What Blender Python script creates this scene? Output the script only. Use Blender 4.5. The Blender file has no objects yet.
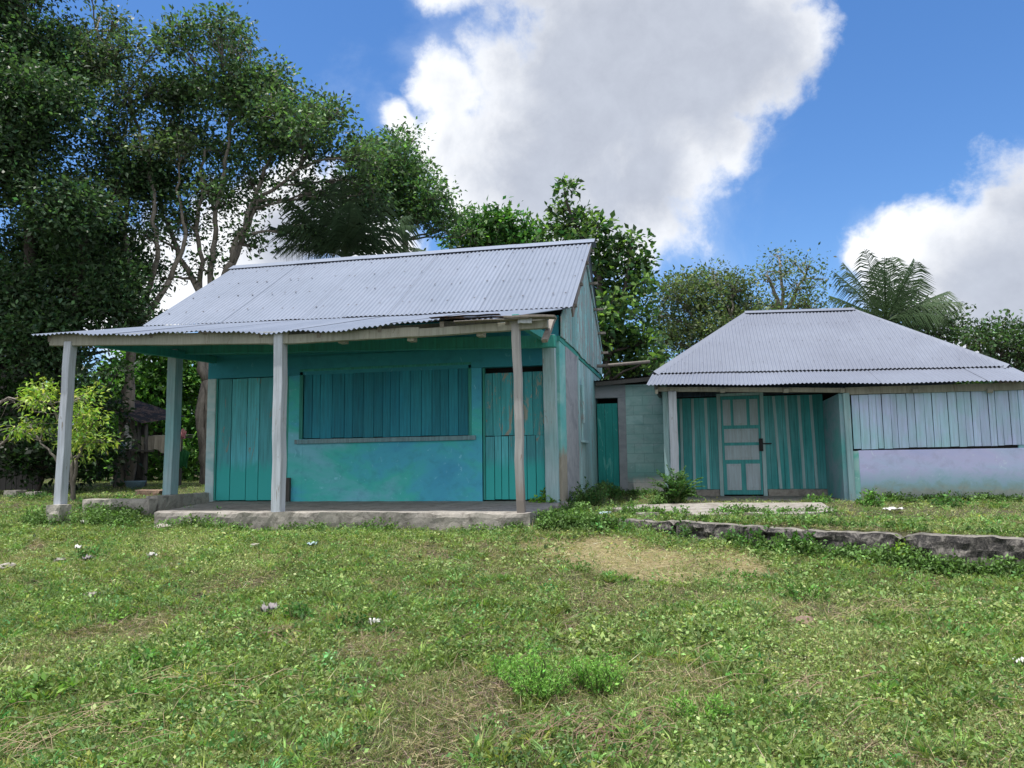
import bpy, bmesh, math, random
import numpy as np
from mathutils import Vector, noise as mnoise
random.seed(7); RNG = np.random.default_rng(11)
sc = bpy.context.scene
COL = sc.collection
PI = math.pi

# ------------------------------------------------------------------ camera frame
F = 769.0
YAW, PIT, ROL = math.radians(13.1), math.radians(6.0), math.radians(0.7)
EYE = np.array([0.0, 0.0, 1.5])
_fw = np.array([-math.sin(YAW)*math.cos(PIT), math.cos(YAW)*math.cos(PIT), math.sin(PIT)])
_r = np.array([math.cos(YAW), math.sin(YAW), 0.0]); _u = np.cross(_r, _fw)
_rr = _r*math.cos(ROL) - _u*math.sin(ROL); _uu = _u*math.cos(ROL) + _r*math.sin(ROL)
def ray(x, y): return _fw + _rr*(x-512)/F + _uu*(384-y)/F
def atY(x, y, Y): d = ray(x, y); return EYE + d*(Y/d[1])
def atZ(x, y, z): d = ray(x, y); return EYE + d*((z-1.5)/d[2])
def zc(p): return float((np.array(p)-EYE) @ _fw)

cam = bpy.data.cameras.new('camera'); cob = bpy.data.objects.new('camera', cam); COL.objects.link(cob)
from mathutils import Matrix
M = Matrix(((_rr[0], _uu[0], -_fw[0], 0), (_rr[1], _uu[1], -_fw[1], 0), (_rr[2], _uu[2], -_fw[2], 1.5), (0, 0, 0, 1)))
cob.matrix_world = M
cam.sensor_width = 36; cam.lens = F*36/1024; cam.clip_end = 3000; cam.clip_start = 0.05
sc.camera = cob
sc.view_settings.view_transform = 'Standard'; sc.view_settings.look = 'None'
sc.view_settings.gamma = 1; sc.view_settings.use_curve_mapping = False
sc.view_settings.exposure = 1.18
sc.cycles.max_bounces = 6; sc.cycles.transparent_max_bounces = 6
sc.cycles.diffuse_bounces = 4; sc.cycles.glossy_bounces = 2

# ------------------------------------------------------------------ noise in numpy
def _hash(ix, iy, s):
    h = (ix.astype(np.int64)*374761393 + iy.astype(np.int64)*668265263 + s*974711) & 0xffffffff
    h = ((h ^ (h >> 13))*1274126177) & 0xffffffff
    return ((h ^ (h >> 16)) & 0xffff)/65535.0
def vnoise(x, y, s=0):
    x = np.asarray(x, float); y = np.asarray(y, float)
    ix, iy = np.floor(x), np.floor(y); fx, fy = x-ix, y-iy
    fx = fx*fx*(3-2*fx); fy = fy*fy*(3-2*fy)
    a = _hash(ix, iy, s); b = _hash(ix+1, iy, s); c = _hash(ix, iy+1, s); d = _hash(ix+1, iy+1, s)
    return (a*(1-fx)+b*fx)*(1-fy) + (c*(1-fx)+d*fx)*fy
def fbm(x, y, s=0, o=4):
    t = 0; a = .5; n = 0
    for k in range(o):
        t = t + a*vnoise(x*2**k, y*2**k, s+k*17); n += a; a *= .5
    return t/n
def sstep(a, b, x):
    t = np.clip((x-a)/(b-a), 0, 1); return t*t*(3-2*t)

# ------------------------------------------------------------------ object helpers
def tag(o, label=None, cat=None, group=None, kind=None):
    if label: o['label'] = label
    if cat: o['category'] = cat
    if group: o['group'] = group
    if kind: o['kind'] = kind
    return o
def empty(name, loc, label, cat, group=None):
    o = bpy.data.objects.new(name, None); COL.objects.link(o); o.location = Vector([float(v) for v in loc])
    o.empty_display_size = .2
    return tag(o, label, cat, group)
def link(name, me, mats, parent=None, smooth=False):
    o = bpy.data.objects.new(name, me); COL.objects.link(o)
    for m in (mats if isinstance(mats, (list, tuple)) else [mats]): me.materials.append(m)
    if parent is not None:
        o.parent = parent
        p = parent; off = Vector((0, 0, 0))
        while p is not None: off += p.location; p = p.parent
        o.location = -off           # meshes are written in world coordinates
    if smooth: me.shade_smooth()
    return o
class MB:
    def __init__(s): s.v = []; s.f = []; s.m = []
    def quad(s, a, b, c, d, m=0):
        n = len(s.v); s.v += [tuple(a), tuple(b), tuple(c), tuple(d)]; s.f.append((n, n+1, n+2, n+3)); s.m.append(m)
    def hexa(s, P, m=0):        # 8 corners: bottom 4 ccw, top 4 ccw
        n = len(s.v); s.v += [tuple(float(q) for q in p) for p in P]
        for q in ((3, 2, 1, 0), (4, 5, 6, 7), (0, 1, 5, 4), (1, 2, 6, 5), (2, 3, 7, 6), (3, 0, 4, 7)):
            s.f.append(tuple(n+i for i in q)); s.m.append(m)
    def box(s, x0, x1, y0, y1, z0, z1, m=0):
        s.hexa([(x0, y0, z0), (x1, y0, z0), (x1, y1, z0), (x0, y1, z0), (x0, y0, z1), (x1, y0, z1), (x1, y1, z1), (x0, y1, z1)], m)
    def beam(s, p0, p1, w, h, m=0, up=(0, 0, 1), n=1, jit=0.0, sag=0.0):
        """rectangular section swept from p0 to p1 (optionally wavy)"""
        p0 = Vector([float(q) for q in p0]); p1 = Vector([float(q) for q in p1]); d = (p1-p0).normalized()
        up = Vector(up)
        if abs(d.dot(up)) > .95: up = Vector((0, 1, 0))
        sd = d.cross(up).normalized(); uu = sd.cross(d).normalized()
        base = len(s.v)
        for i in range(n+1):
            t = i/n; c = p0.lerp(p1, t) - uu*sag*4*t*(1-t)
            if jit: c = c + sd*random.uniform(-jit, jit) + uu*random.uniform(-jit, jit)
            ww = w/2*(1+(random.uniform(-1, 1)*jit*4 if jit else 0)); hh = h/2*(1+(random.uniform(-1, 1)*jit*4 if jit else 0))
            for a, b in ((-1, -1), (1, -1), (1, 1), (-1, 1)):
                s.v.append(tuple(c + sd*a*ww + uu*b*hh))
        for i in range(n):
            for k in range(4):
                a = base+i*4+k; b = base+i*4+(k+1) % 4
                s.f.append((a, b, b+4, a+4)); s.m.append(m)
        s.f.append((base+3, base+2, base+1, base)); s.m.append(m)
        e = base+n*4; s.f.append((e, e+1, e+2, e+3)); s.m.append(m)
    def tube(s, pts, rad, k=6, m=0, cap=True):
        base = len(s.v); n = len(pts)
        pts = [Vector([float(q) for q in p]) for p in pts]
        for i, p in enumerate(pts):
            d = (pts[min(i+1, n-1)]-pts[max(i-1, 0)]).normalized()
            if i == 0:
                a = d.cross(Vector((0, 0, 1)))
                if a.length < .1: a = d.cross(Vector((0, 1, 0)))
            else: a = a - d*a.dot(d)
            a.normalize(); b = d.cross(a)
            for j in range(k):
                t = 2*PI*j/k; s.v.append(tuple(p + (a*math.cos(t)+b*math.sin(t))*rad[i]))
        for i in range(n-1):
            for j in range(k):
                q = base+i*k+j; w = base+i*k+(j+1) % k
                s.f.append((q, w, w+k, q+k)); s.m.append(m)
        if cap:
            s.f.append(tuple(base+j for j in range(k))[::-1]); s.m.append(m)
            s.f.append(tuple(base+(n-1)*k+j for j in range(k))); s.m.append(m)
    def build(s, name, mats, parent=None, smooth=False, bevel=0, label=None):
        me = bpy.data.meshes.new(name); me.from_pydata(s.v, [], s.f)
        me.polygons.foreach_set('material_index', s.m); me.update()
        o = link(name, me, mats, parent, smooth)
        if bevel:
            b = o.modifiers.new('bevel', 'BEVEL'); b.width = bevel; b.segments = 2; b.limit_method = 'ANGLE'
        if label: o['label'] = label
        return o
def np_mesh(name, V, Fq, mats, parent=None, colors=None, smooth=False):
    me = bpy.data.meshes.new(name)
    me.vertices.add(len(V)); me.vertices.foreach_set('co', np.ascontiguousarray(V, np.float32).ravel())
    nf, k = Fq.shape
    me.loops.add(nf*k); me.loops.foreach_set('vertex_index', np.ascontiguousarray(Fq, np.int32).ravel())
    me.polygons.add(nf); me.polygons.foreach_set('loop_start', np.arange(0, nf*k, k, dtype=np.int32))
    me.update(calc_edges=True)
    if colors is not None:
        ca = me.color_attributes.new('tint', 'FLOAT_COLOR', 'POINT')
        c4 = np.ones((len(V), 4), np.float32); c4[:, :3] = colors; ca.data.foreach_set('color', c4.ravel())
    return link(name, me, mats, parent, smooth)

# ------------------------------------------------------------------ materials
def mat(name):
    m = bpy.data.materials.new(name); m.use_nodes = True
    nt = m.node_tree; b = nt.nodes['Principled BSDF']
    b.inputs['Specular IOR Level'].default_value = .3
    return m, nt, b
def N(nt, typ, **kw):
    n = nt.nodes.new(typ)
    for k, v in kw.items(): setattr(n, k, v)
    return n
def noise_node(nt, scale, stretch=(1, 1, 1), detail=5, rough=.6, w=0, dist=0):
    tc = N(nt, 'ShaderNodeTexCoord'); mp = N(nt, 'ShaderNodeMapping')
    mp.inputs['Scale'].default_value = stretch; mp.inputs['Location'].default_value = (w*3.1, w*1.7, w*2.3)
    nt.links.new(tc.outputs['Object'], mp.inputs['Vector'])
    n = N(nt, 'ShaderNodeTexNoise'); n.inputs['Scale'].default_value = scale; n.inputs['Detail'].default_value = detail
    n.inputs['Roughness'].default_value = rough; n.inputs['Distortion'].default_value = dist
    nt.links.new(mp.outputs[0], n.inputs['Vector']); return n
def ramp(nt, src, stops):
    r = N(nt, 'ShaderNodeValToRGB'); e = r.color_ramp.elements
    while len(e) < len(stops): e.new(.5)
    for i, (p, c) in enumerate(stops):
        e[i].position = p; e[i].color = (c, c, c, 1) if isinstance(c, (int, float)) else (*c, 1)
    nt.links.new(src, r.inputs[0]); return r.outputs[0]
def mix(nt, fac, a, b, mode='MIX'):
    m = N(nt, 'ShaderNodeMix', data_type='RGBA', blend_type=mode)
    for s, v in ((m.inputs[0], fac), (m.inputs[6], a), (m.inputs[7], b)):
        if isinstance(v, (int, float)): s.default_value = v
        elif isinstance(v, tuple): s.default_value = (*v, 1) if len(v) == 3 else v
        else: nt.links.new(v, s)
    return m.outputs[2]
def bump(nt, b, src, strength=.3, dist=.01):
    n = N(nt, 'ShaderNodeBump'); n.inputs['Strength'].default_value = strength; n.inputs['Distance'].default_value = dist
    nt.links.new(src, n.inputs['Height']); nt.links.new(n.outputs[0], b.inputs['Normal'])
def painted_wood(name, c1, c2, bare=(.22, .2, .18), peel=.62, dark=(.02, .03, .03), seed=0, rough=.75, island=.25, soft=.04, zbase=None, basecol=None):
    """weathered paint on boards: large colour patches, streaks down the grain, worn-through spots, a tone of its own per board"""
    m, nt, b = mat(name)
    big = noise_node(nt, 1.1, (1, 1, .7), 4, .6, seed)
    col = mix(nt, ramp(nt, big.outputs[0], [(.35, 0), (.65, 1)]), c1, c2)
    st = noise_node(nt, 9, (3, 3, .16), 6, .7, seed+1)
    col = mix(nt, ramp(nt, st.outputs[0], [(.3, .45), (.6, 0)]), col, dark)
    geo = N(nt, 'ShaderNodeNewGeometry')
    ri = ramp(nt, geo.outputs['Random Per Island'], [(0, 1-island), (1, 1+island*.45)])
    col = mix(nt, 1.0, col, ri, 'MULTIPLY')
    w = noise_node(nt, 5, (1.6, 1.6, .35), 8, .72, seed+2, 1.2)
    pk = ramp(nt, w.outputs[0], [(peel, 0), (peel+soft, 1)])
    sp = noise_node(nt, 26, (1.3, 1.3, .4), 6, .75, seed+4)
    pk2 = ramp(nt, sp.outputs[0], [(peel+.07, 0), (peel+.1, 1)])
    col = mix(nt, pk2, col, tuple(q*.7 for q in bare))
    wn = noise_node(nt, 30, (3, 3, .1), 4, .6, seed+3)
    bc = mix(nt, wn.outputs[0], tuple(q*.6 for q in bare), tuple(min(1, q*1.4) for q in bare))
    col = mix(nt, pk, col, bc)
    if zbase is not None:      # grime line that stays on the paint near the floor, ragged
        tc = N(nt, 'ShaderNodeTexCoord'); sx = N(nt, 'ShaderNodeSeparateXYZ'); nt.links.new(tc.outputs['Object'], sx.inputs[0])
        ad = N(nt, 'ShaderNodeMath', operation='MULTIPLY_ADD'); ad.inputs[1].default_value = -.55; nt.links.new(w.outputs[0], ad.inputs[0]); nt.links.new(sx.outputs['Z'], ad.inputs[2])
        g = N(nt, 'ShaderNodeMapRange'); g.inputs[1].default_value = zbase-.05; g.inputs[2].default_value = zbase-.28; nt.links.new(ad.outputs[0], g.inputs[0])
        col = mix(nt, g.outputs[0], col, basecol or bare)
    nt.links.new(col, b.inputs['Base Color']); b.inputs['Roughness'].default_value = rough
    bump(nt, b, st.outputs[0], .35, .006)
    return m
TEAL = (.028, .27, .29); TEALG = (.03, .31, .25); TEALB = (.02, .22, .36)
Md = {}
Md['door_teal'] = painted_wood('worn teal door boards', (.13, .56, .68), (.11, .52, .58), (.25, .28, .26), .60, seed=1, island=.38, zbase=1.45, basecol=(.05, .47, .46))
Md['shutter'] = painted_wood('dark teal shutter boards', (.022, .26, .40), (.035, .33, .45), (.10, .16, .17), .68, seed=3, island=.3)
Md['beam_teal'] = painted_wood('teal painted beam', (.06, .40, .34), (.045, .34, .33), (.25, .25, .2), .68, seed=4)
Md['fascia'] = painted_wood('pale weathered fascia', (.42, .42, .37), (.33, .35, .31), (.2, .18, .15), .6, (.08, .07, .06), seed=5)
Md['post_white'] = painted_wood('whitewashed post wood', (.60, .66, .76), (.50, .56, .66), (.24, .22, .2), .60, (.16, .16, .16), seed=6)
Md['post_teal'] = painted_wood('faded teal post wood', (.46, .60, .66), (.24, .50, .55), (.26, .25, .24), .62, (.1, .14, .15), seed=7)
Md['post_grey'] = painted_wood('bare grey post wood', (.46, .46, .47), (.36, .36, .37), (.24, .2, .18), .6, (.12, .11, .11), seed=8, zbase=1.12, basecol=(.23, .2, .19))
Md['gable'] = painted_wood('faded mint gable boards', (.38, .66, .66), (.25, .58, .60), (.30, .29, .29), .50, (.05, .09, .09), seed=9, island=.45, soft=.05)
Md['sidewood'] = painted_wood('pale mint side boards', (.46, .68, .72), (.32, .62, .66), (.36, .34, .35), .56, (.08, .12, .12), seed=10, island=.35)
Md['greywood'] = painted_wood('bare weathered lumber', (.26, .24, .22), (.2, .18, .16), (.14, .11, .09), .6, (.05, .04, .04), seed=11)
Md['wall2'] = painted_wood('teal plank wall with streaks', (.14, .50, .54), (.06, .40, .42), (.3, .34, .35), .66, seed=12, island=.18)
Md['batten'] = painted_wood('whitish batten strips', (.46, .68, .72), (.38, .60, .64), (.25, .25, .24), .66, (.15, .17, .17), seed=13)
Md['lilac_board'] = painted_wood('pale lilac upper boards', (.55, .61, .96), (.36, .64, .74), (.3, .38, .40), .66, (.2, .28, .3), seed=14, island=.12)
Md['panelwhite'] = painted_wood('grey white door panels', (.52, .64, .72), (.44, .58, .64), (.3, .3, .3), .68, (.2, .2, .2), seed=15, island=.05)
Md['doorframe2'] = painted_wood('teal panel door frame', (.10, .48, .50), (.08, .42, .44), (.2, .24, .24), .7, seed=16, island=.05)
Md['shed_door'] = painted_wood('deep green teal door', (.02, .27, .25), (.03, .34, .32), (.10, .40, .38), .56, (.01, .14, .15), seed=17, island=.1)
Md['darkwood'] = painted_wood('dark weathered planks', (.10, .095, .09), (.07, .07, .065), (.05, .045, .04), .6, (.02, .02, .02), seed=18)

def mathmul(nt, a, k):
    n = N(nt, 'ShaderNodeMath', operation='MULTIPLY'); nt.links.new(a, n.inputs[0]); n.inputs[1].default_value = k; return n.outputs[0]
def plaster(name, cols, base=None, zb=0, seed=0, crack=True, scale=.9, block=None):
    """painted masonry: colour areas, chips, grime at the foot"""
    m, nt, b = mat(name)
    n1 = noise_node(nt, scale, (.7, 1, 1.5), 5, .55, seed, .6)
    k = len(cols)
    col = ramp(nt, n1.outputs[0], [(.33+.34*i/(k-1), c) for i, c in enumerate(cols)])
    n2 = noise_node(nt, 4.5, (1, 1, 1.2), 8, .7, seed+1, .4)
    col = mix(nt, ramp(nt, n2.outputs[0], [(.32, .32), (.50, 0)]), col, tuple(q*.55 for q in cols[0]))
    n3 = noise_node(nt, 8, (1, 1, .8), 8, .75, seed+2, .8)
    col = mix(nt, ramp(nt, n3.outputs[0], [(.61, 0), (.65, .55)]), col, tuple(min(1, q*1.25+.1) for q in cols[-1]))
    ht = n2.outputs[0]
    if base:
        tc = N(nt, 'ShaderNodeTexCoord'); sx = N(nt, 'ShaderNodeSeparateXYZ'); nt.links.new(tc.outputs['Object'], sx.inputs[0])
        ad = N(nt, 'ShaderNodeMath', operation='MULTIPLY_ADD'); ad.inputs[1].default_value = -.5; nt.links.new(n2.outputs[0], ad.inputs[0]); nt.links.new(sx.outputs['Z'], ad.inputs[2])
        g = N(nt, 'ShaderNodeMapRange'); g.inputs[1].default_value = zb-.25+.05; g.inputs[2].default_value = zb-.25-.12; nt.links.new(ad.outputs[0], g.inputs[0])
        g0 = N(nt, 'ShaderNodeMapRange'); g0.inputs[1].default_value = zb-.25+.30; g0.inputs[2].default_value = zb-.25-.02; nt.links.new(ad.outputs[0], g0.inputs[0])
        col = mix(nt, mathmul(nt, g0.outputs[0], .75), col, (.16, .42, .42))
        bc = mix(nt, n3.outputs[0], tuple(q*.5 for q in base), tuple(min(1, q*1.4) for q in base))
        col = mix(nt, g.outputs[0], col, bc)
    if block:
        tc = N(nt, 'ShaderNodeTexCoord'); mp = N(nt, 'ShaderNodeMapping'); mp.inputs['Rotation'].default_value = (PI/2, 0, 0)
        nt.links.new(tc.outputs['Object'], mp.inputs[0])
        br = N(nt, 'ShaderNodeTexBrick'); br.inputs['Scale'].default_value = 1; br.inputs['Brick Width'].default_value = .42
        br.inputs['Row Height'].default_value = .215; br.inputs['Mortar Size'].default_value = .009; br.inputs['Mortar Smooth'].default_value = .6
        br.inputs['Color1'].default_value = (1, 1, 1, 1); br.inputs['Color2'].default_value = (.86, .86, .86, 1); br.inputs['Mortar'].default_value = (.66, .7, .7, 1)
        nt.links.new(mp.outputs[0], br.inputs[0]); col = mix(nt, 1.0, col, br.outputs[0], 'MULTIPLY')
        bump(nt, b, br.outputs['Fac'], -.5, .01)
    else: bump(nt, b, ht, .35, .01)
    nt.links.new(col, b.inputs['Base Color']); b.inputs['Roughness'].default_value = .85
    return m
Md['panel_blue'] = plaster('blue and green painted masonry', [(.08, .42, .66), (.09, .50, .68), (.08, .58, .55), (.20, .58, .72)], None, 0, 21, scale=.8)
Md['pillar'] = plaster('pale teal masonry', [(.38, .60, .64), (.54, .68, .72), (.3, .56, .6)], None, 0, 22, scale=1.6)
Md['pillar_worn'] = plaster('teal masonry worn to render at the foot', [(.12, .45, .45), (.3, .55, .55)], (.33, .31, .26), 1.75, 23, scale=1.6)
Md['concrete_grey'] = plaster('grey bare render', [(.28, .31, .34), (.34, .36, .40), (.24, .26, .29)], None, 0, 24, scale=1.6)
Md['band_blue'] = plaster('teal painted masonry band', [(.045, .30, .43), (.05, .35, .46)], None, 0, 25)
Md['blockwall'] = plaster('mint painted concrete block', [(.28, .49, .50), (.42, .62, .62), (.34, .57, .56), (.46, .62, .64)], (.36, .37, .38), 1.22, 26, scale=1.5, block=True)
Md['lilac_wall'] = plaster('lilac painted render', [(.50, .55, .88), (.56, .58, .88), (.50, .60, .86)], (.33, .38, .35), 1.06, 27, scale=1.1)
Md['reveal'] = plaster('teal grey inner wall', [(.14, .42, .44), (.28, .42, .50), (.14, .44, .45)], None, 0, 28)
Md['mint_strip'] = plaster('mint chipped strip', [(.16, .50, .45), (.40, .60, .62)], None, 0, 29, scale=3)

def rock(name, c1, c2, dark, scale=6, seed=0, th=.5):
    m, nt, b = mat(name)
    n1 = noise_node(nt, scale, (1, 1, 1), 9, .72, seed, .5)
    n2 = noise_node(nt, scale*.35, (1, 1, 1), 4, .6, seed+1)
    n3 = noise_node(nt, scale*5, (1, 1, 1), 5, .7, seed+2)
    col = mix(nt, ramp(nt, n2.outputs[0], [(.35, 0), (.65, 1)]), c1, c2)
    col = mix(nt, ramp(nt, n1.outputs[0], [(th-.1, 1), (th+.08, 0)]), col, dark)
    col = mix(nt, ramp(nt, n3.outputs[0], [(.3, .5), (.6, 0)]), col, tuple(q*.5 for q in c1))
    nt.links.new(col, b.inputs['Base Color']); b.inputs['Roughness'].default_value = .92
    bump(nt, b, n1.outputs[0], .7, .03); return m
Md['slab'] = rock('old porch concrete', (.36, .34, .31), (.27, .255, .24), (.12, .11, .10), 6, 31, .44)
Md['slab_white'] = rock('sun bleached concrete', (.40, .38, .35), (.30, .28, .25), (.12, .10, .08), 5, 32, .46)
Md['kerb'] = rock('black weathered limestone kerb', (.30, .28, .26), (.16, .15, .14), (.018, .018, .02), 13, 33, .58)
Md['kerb_top'] = rock('paler kerb top', (.27, .25, .22), (.20, .19, .165), (.07, .065, .06), 9, 34, .45)  # paler rock on the upper faces of the kerb
Md['stone'] = rock('loose pale stone', (.45, .42, .38), (.36, .33, .3), (.16, .15, .14), 14, 35, .45)
Md['brownstone'] = rock('reddish stone', (.30, .20, .15), (.24, .18, .14), (.12, .09, .07), 14, 36, .45)
Md['footing'] = rock('crumbling footing', (.46, .44, .40), (.36, .34, .31), (.2, .19, .18), 6, 37, .45)

def tin(name, c, c2, rust=.72, seed=0, metal=.35):
    m, nt, b = mat(name)
    n1 = noise_node(nt, .8, (1, 1, 1), 5, .6, seed); n2 = noise_node(nt, 6, (3, .5, .5), 7, .7, seed+1)
    col = mix(nt, ramp(nt, n1.outputs[0], [(.35, 0), (.65, 1)]), c, c2)
    col = mix(nt, ramp(nt, n2.outputs[0], [(.3, .35), (.55, 0)]), col, tuple(q*.7 for q in c))
    n3 = noise_node(nt, 3, (1, 1, 1), 8, .8, seed+2)
    col = mix(nt, ramp(nt, n3.outputs[0], [(rust, 0), (rust+.05, .7)]), col, (.16, .10, .07))
    geo = N(nt, 'ShaderNodeNewGeometry')
    col = mix(nt, 1.0, col, ramp(nt, geo.outputs['Random Per Island'], [(0, .96), (1, 1.02)]), 'MULTIPLY')
    nt.links.new(col, b.inputs['Base Color']); b.inputs['Metallic'].default_value = metal
    r = ramp(nt, n2.outputs[0], [(.3, .75), (.7, .58)]); nt.links.new(r, b.inputs['Roughness']); return m
Md['tin_a'] = tin('galvanised roofing', (.21, .245, .32), (.185, .22, .29), .76, 41, .1)
Md['tin_b'] = tin('older galvanised roofing', (.20, .225, .285), (.17, .19, .245), .7, 42, .1)
Md['tin_rust'] = tin('rusty dark roofing', (.018, .017, .018), (.014, .013, .013), .5, 43)
def plain(name, c, rough=.8, metal=0, seed=0, var=.3, scale=20):
    m, nt, b = mat(name); n = noise_node(nt, scale, (1, 1, 1), 4, .6, seed)
    nt.links.new(mix(nt, n.outputs[0], tuple(q*(1-var) for q in c), tuple(min(1, q*(1+var)) for q in c)), b.inputs['Base Color'])
    b.inputs['Roughness'].default_value = rough; b.inputs['Metallic'].default_value = metal; return m
Md['nail'] = plain('nail heads', (.07, .065, .07), .6, .5)
Md['void'] = plain('unlit inside', (.015, .015, .015))  # near-black colour stands in for the shade inside, on sheets behind the walls
Md['iron'] = plain('dark iron latch', (.02, .02, .022), .5, .6)
Md['cloth_white'] = plain('white cloth', (.7, .7, .7)); Md['cloth_blue'] = plain('light blue cloth', (.2, .32, .42))
Md['tarp'] = plain('beige tarpaulin', (.34, .31, .26), .8, 0, 2, .25, 6)
Md['plastic_white'] = plain('crumpled white plastic', (.6, .6, .58), .4); Md['plastic_blue'] = plain('light blue plastic', (.38, .50, .56), .35)
Md['green_crate'] = plain('green cloth', (.01, .09, .03)); Md['pink'] = plain('pinkish cloth', (.4, .18, .2))
Md['grey_rag'] = plain('grey dry rag', (.25, .23, .24))

def leafmat(name, trans=.35, rough=.5, spec=.35):
    m, nt, b = mat(name)
    at = N(nt, 'ShaderNodeAttribute', attribute_name='tint')
    nt.links.new(at.outputs['Color'], b.inputs['Base Color']); b.inputs['Roughness'].default_value = rough
    b.inputs['Specular IOR Level'].default_value = spec
    tr = N(nt, 'ShaderNodeBsdfTranslucent')
    br = mix(nt, 1.0, at.outputs['Color'], (1.3, 1.4, .7), 'MULTIPLY'); nt.links.new(br, tr.inputs[0])
    ms = N(nt, 'ShaderNodeMixShader'); ms.inputs[0].default_value = trans
    nt.links.new(b.outputs[0], ms.inputs[1]); nt.links.new(tr.outputs[0], ms.inputs[2])
    nt.links.new(ms.outputs[0], nt.nodes['Material Output'].inputs[0]); return m
LEAF = leafmat('leaf'); GLEAF = leafmat('ground leaf', .3, .6, .25)
def bark(name, c, seed):
    m, nt, b = mat(name); n = noise_node(nt, 7, (2, 2, .5), 7, .7, seed)
    nt.links.new(mix(nt, ramp(nt, n.outputs[0], [(.35, 0), (.65, 1)]), tuple(q*.45 for q in c), c), b.inputs['Base Color'])
    b.inputs['Roughness'].default_value = .9; bump(nt, b, n.outputs[0], .6, .03); return m
Md['bark_grey'] = bark('grey bark', (.30, .27, .24), 51); Md['bark_dark'] = bark('dark bark', (.10, .085, .075), 52); Md['bark_palm'] = bark('palm bark', (.24, .21, .18), 53)

# ------------------------------------------------------------------ ground
KA = np.array([-.42, 9.80]); KB = np.array([2.96, 8.12])       # top front line of the old kerb
kd = (KB-KA)/np.linalg.norm(KB-KA); kn = np.array([-kd[1], kd[0]])
def gz(x, y):
    x = np.asarray(x, float); y = np.asarray(y, float)
    z = np.interp(y, [-40, 0, 3.4, 6, 8, 9.2, 10, 14, 20, 40, 400], [-.7, -.25, 0, .27, .51, .66, .71, .84, 1.0, 1.25, 1.3])
    z = z - .15*sstep(-1.4, .2, x)*sstep(6, 8.3, y)*(1-sstep(9.5, 10.5, y))
    z = z - .06*sstep(-6.8, -5.8, x)*(1-sstep(-2.6, -1.9, x))*sstep(8.6, 9.4, y)
    d = (x-KA[0])*kn[0] + (y-KA[1])*kn[1]
    s = sstep(.02, .30, d)*sstep(-1.9, -1.4, x)*(1-sstep(17, 20, y))
    z = z*(1-s) + s*(.735+.006*np.clip(y-9, 0, 10))
    n = (fbm(x*.9, y*.9, 3)-.5)*.16 + (fbm(x*4, y*4, 9, 3)-.5)*.05
    return z + n*np.interp(y, [0, 9, 10.5], [1, .8, .35])
def drymask(x, y):      # the straw coloured worn patch and smaller ones
    a = ((x+.65)/1.25)**2 + ((y-8.5)/.85)**2
    m = .9*sstep(1.9, .1, a + (fbm(x*2.2, y*2.2, 77)-.5)*2.6)
    return m
xs = np.concatenate([np.linspace(-420, -24, 14), np.linspace(-22, -11, 16), np.arange(-10.8, 7.8, .12), np.linspace(8, 22, 18), np.linspace(25, 420, 14)])
ys = np.concatenate([np.linspace(-60, 1, 10), np.arange(1.2, 17, .12), np.linspace(17.5, 45, 28), np.linspace(55, 900, 12)])
X, Y = np.meshgrid(xs, ys); Z = gz(X, Y)
V = np.stack([X.ravel(), Y.ravel(), Z.ravel()], 1)
nx, ny = len(xs), len(ys)
ii = (np.arange(ny-1)[:, None]*nx + np.arange(nx-1)[None, :]).ravel()
Fq = np.stack([ii, ii+1, ii+nx+1, ii+nx], 1)
dm = drymask(V[:, 0], V[:, 1])
gm, nt, b = mat('soil and litter')
at = N(nt, 'ShaderNodeAttribute', attribute_name='tint')
n1 = noise_node(nt, 3, (1, 1, 1), 8, .75, 61); n2 = noise_node(nt, 30, (1, 1, 1), 6, .8, 62); n3 = noise_node(nt, .6, (1, 1, 1), 5, .6, 63)
c = mix(nt, ramp(nt, n1.outputs[0], [(.35, 0), (.65, 1)]), (.075, .06, .042), (.11, .10, .05))
c = mix(nt, ramp(nt, n3.outputs[0], [(.4, 0), (.65, .6)]), c, (.09, .14, .035))
c = mix(nt, ramp(nt, n2.outputs[0], [(.4, .8), (.65, 0)]), c, (.03, .024, .016))
c = mix(nt, at.outputs['Fac'], c, mix(nt, n2.outputs[0], (.17, .14, .07), (.34, .29, .16)))
nt.links.new(c, b.inputs['Base Color']); b.inputs['Roughness'].default_value = .95; bump(nt, b, n2.outputs[0], .8, .02)
g = np_mesh('ground', V, Fq, gm, None, np.repeat(dm[:, None], 3, 1), True); tag(g, kind='structure')

# ------------------------------------------------------------------ leaves
def leaf_mesh(P, D, size, wid, col, fold=.25, droop=0.0):
    """P (n,3) base points, D (n,3) unit directions, size/wid (n,), col (n,3) -> V,F,C of folded diamond leaves"""
    n = len(P); up = RNG.normal(size=(n, 3)); up[:, 2] += 1.2
    S = np.cross(D, up); S /= (np.linalg.norm(S, axis=1, keepdims=True)+1e-9); U = np.cross(S, D)
    L = size[:, None]; W = wid[:, None]*.5
    a = P; t = P + D*L - np.array([0, 0, 1])*L*droop
    mid = P + D*L*.45 + U*L*0
    l = mid + S*W + U*W*fold*1.5; r = mid - S*W + U*W*fold*1.5
    V = np.stack([a, r, t, l], 1).reshape(-1, 3)
    Fq = np.arange(4*n).reshape(n, 4)
    return V, Fq, np.repeat(col, 4, 0)
def rand_dirs(n, zb=0.0):
    d = RNG.normal(size=(n, 3)); d[:, 2] += zb; return d/np.linalg.norm(d, axis=1, keepdims=True)
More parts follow.
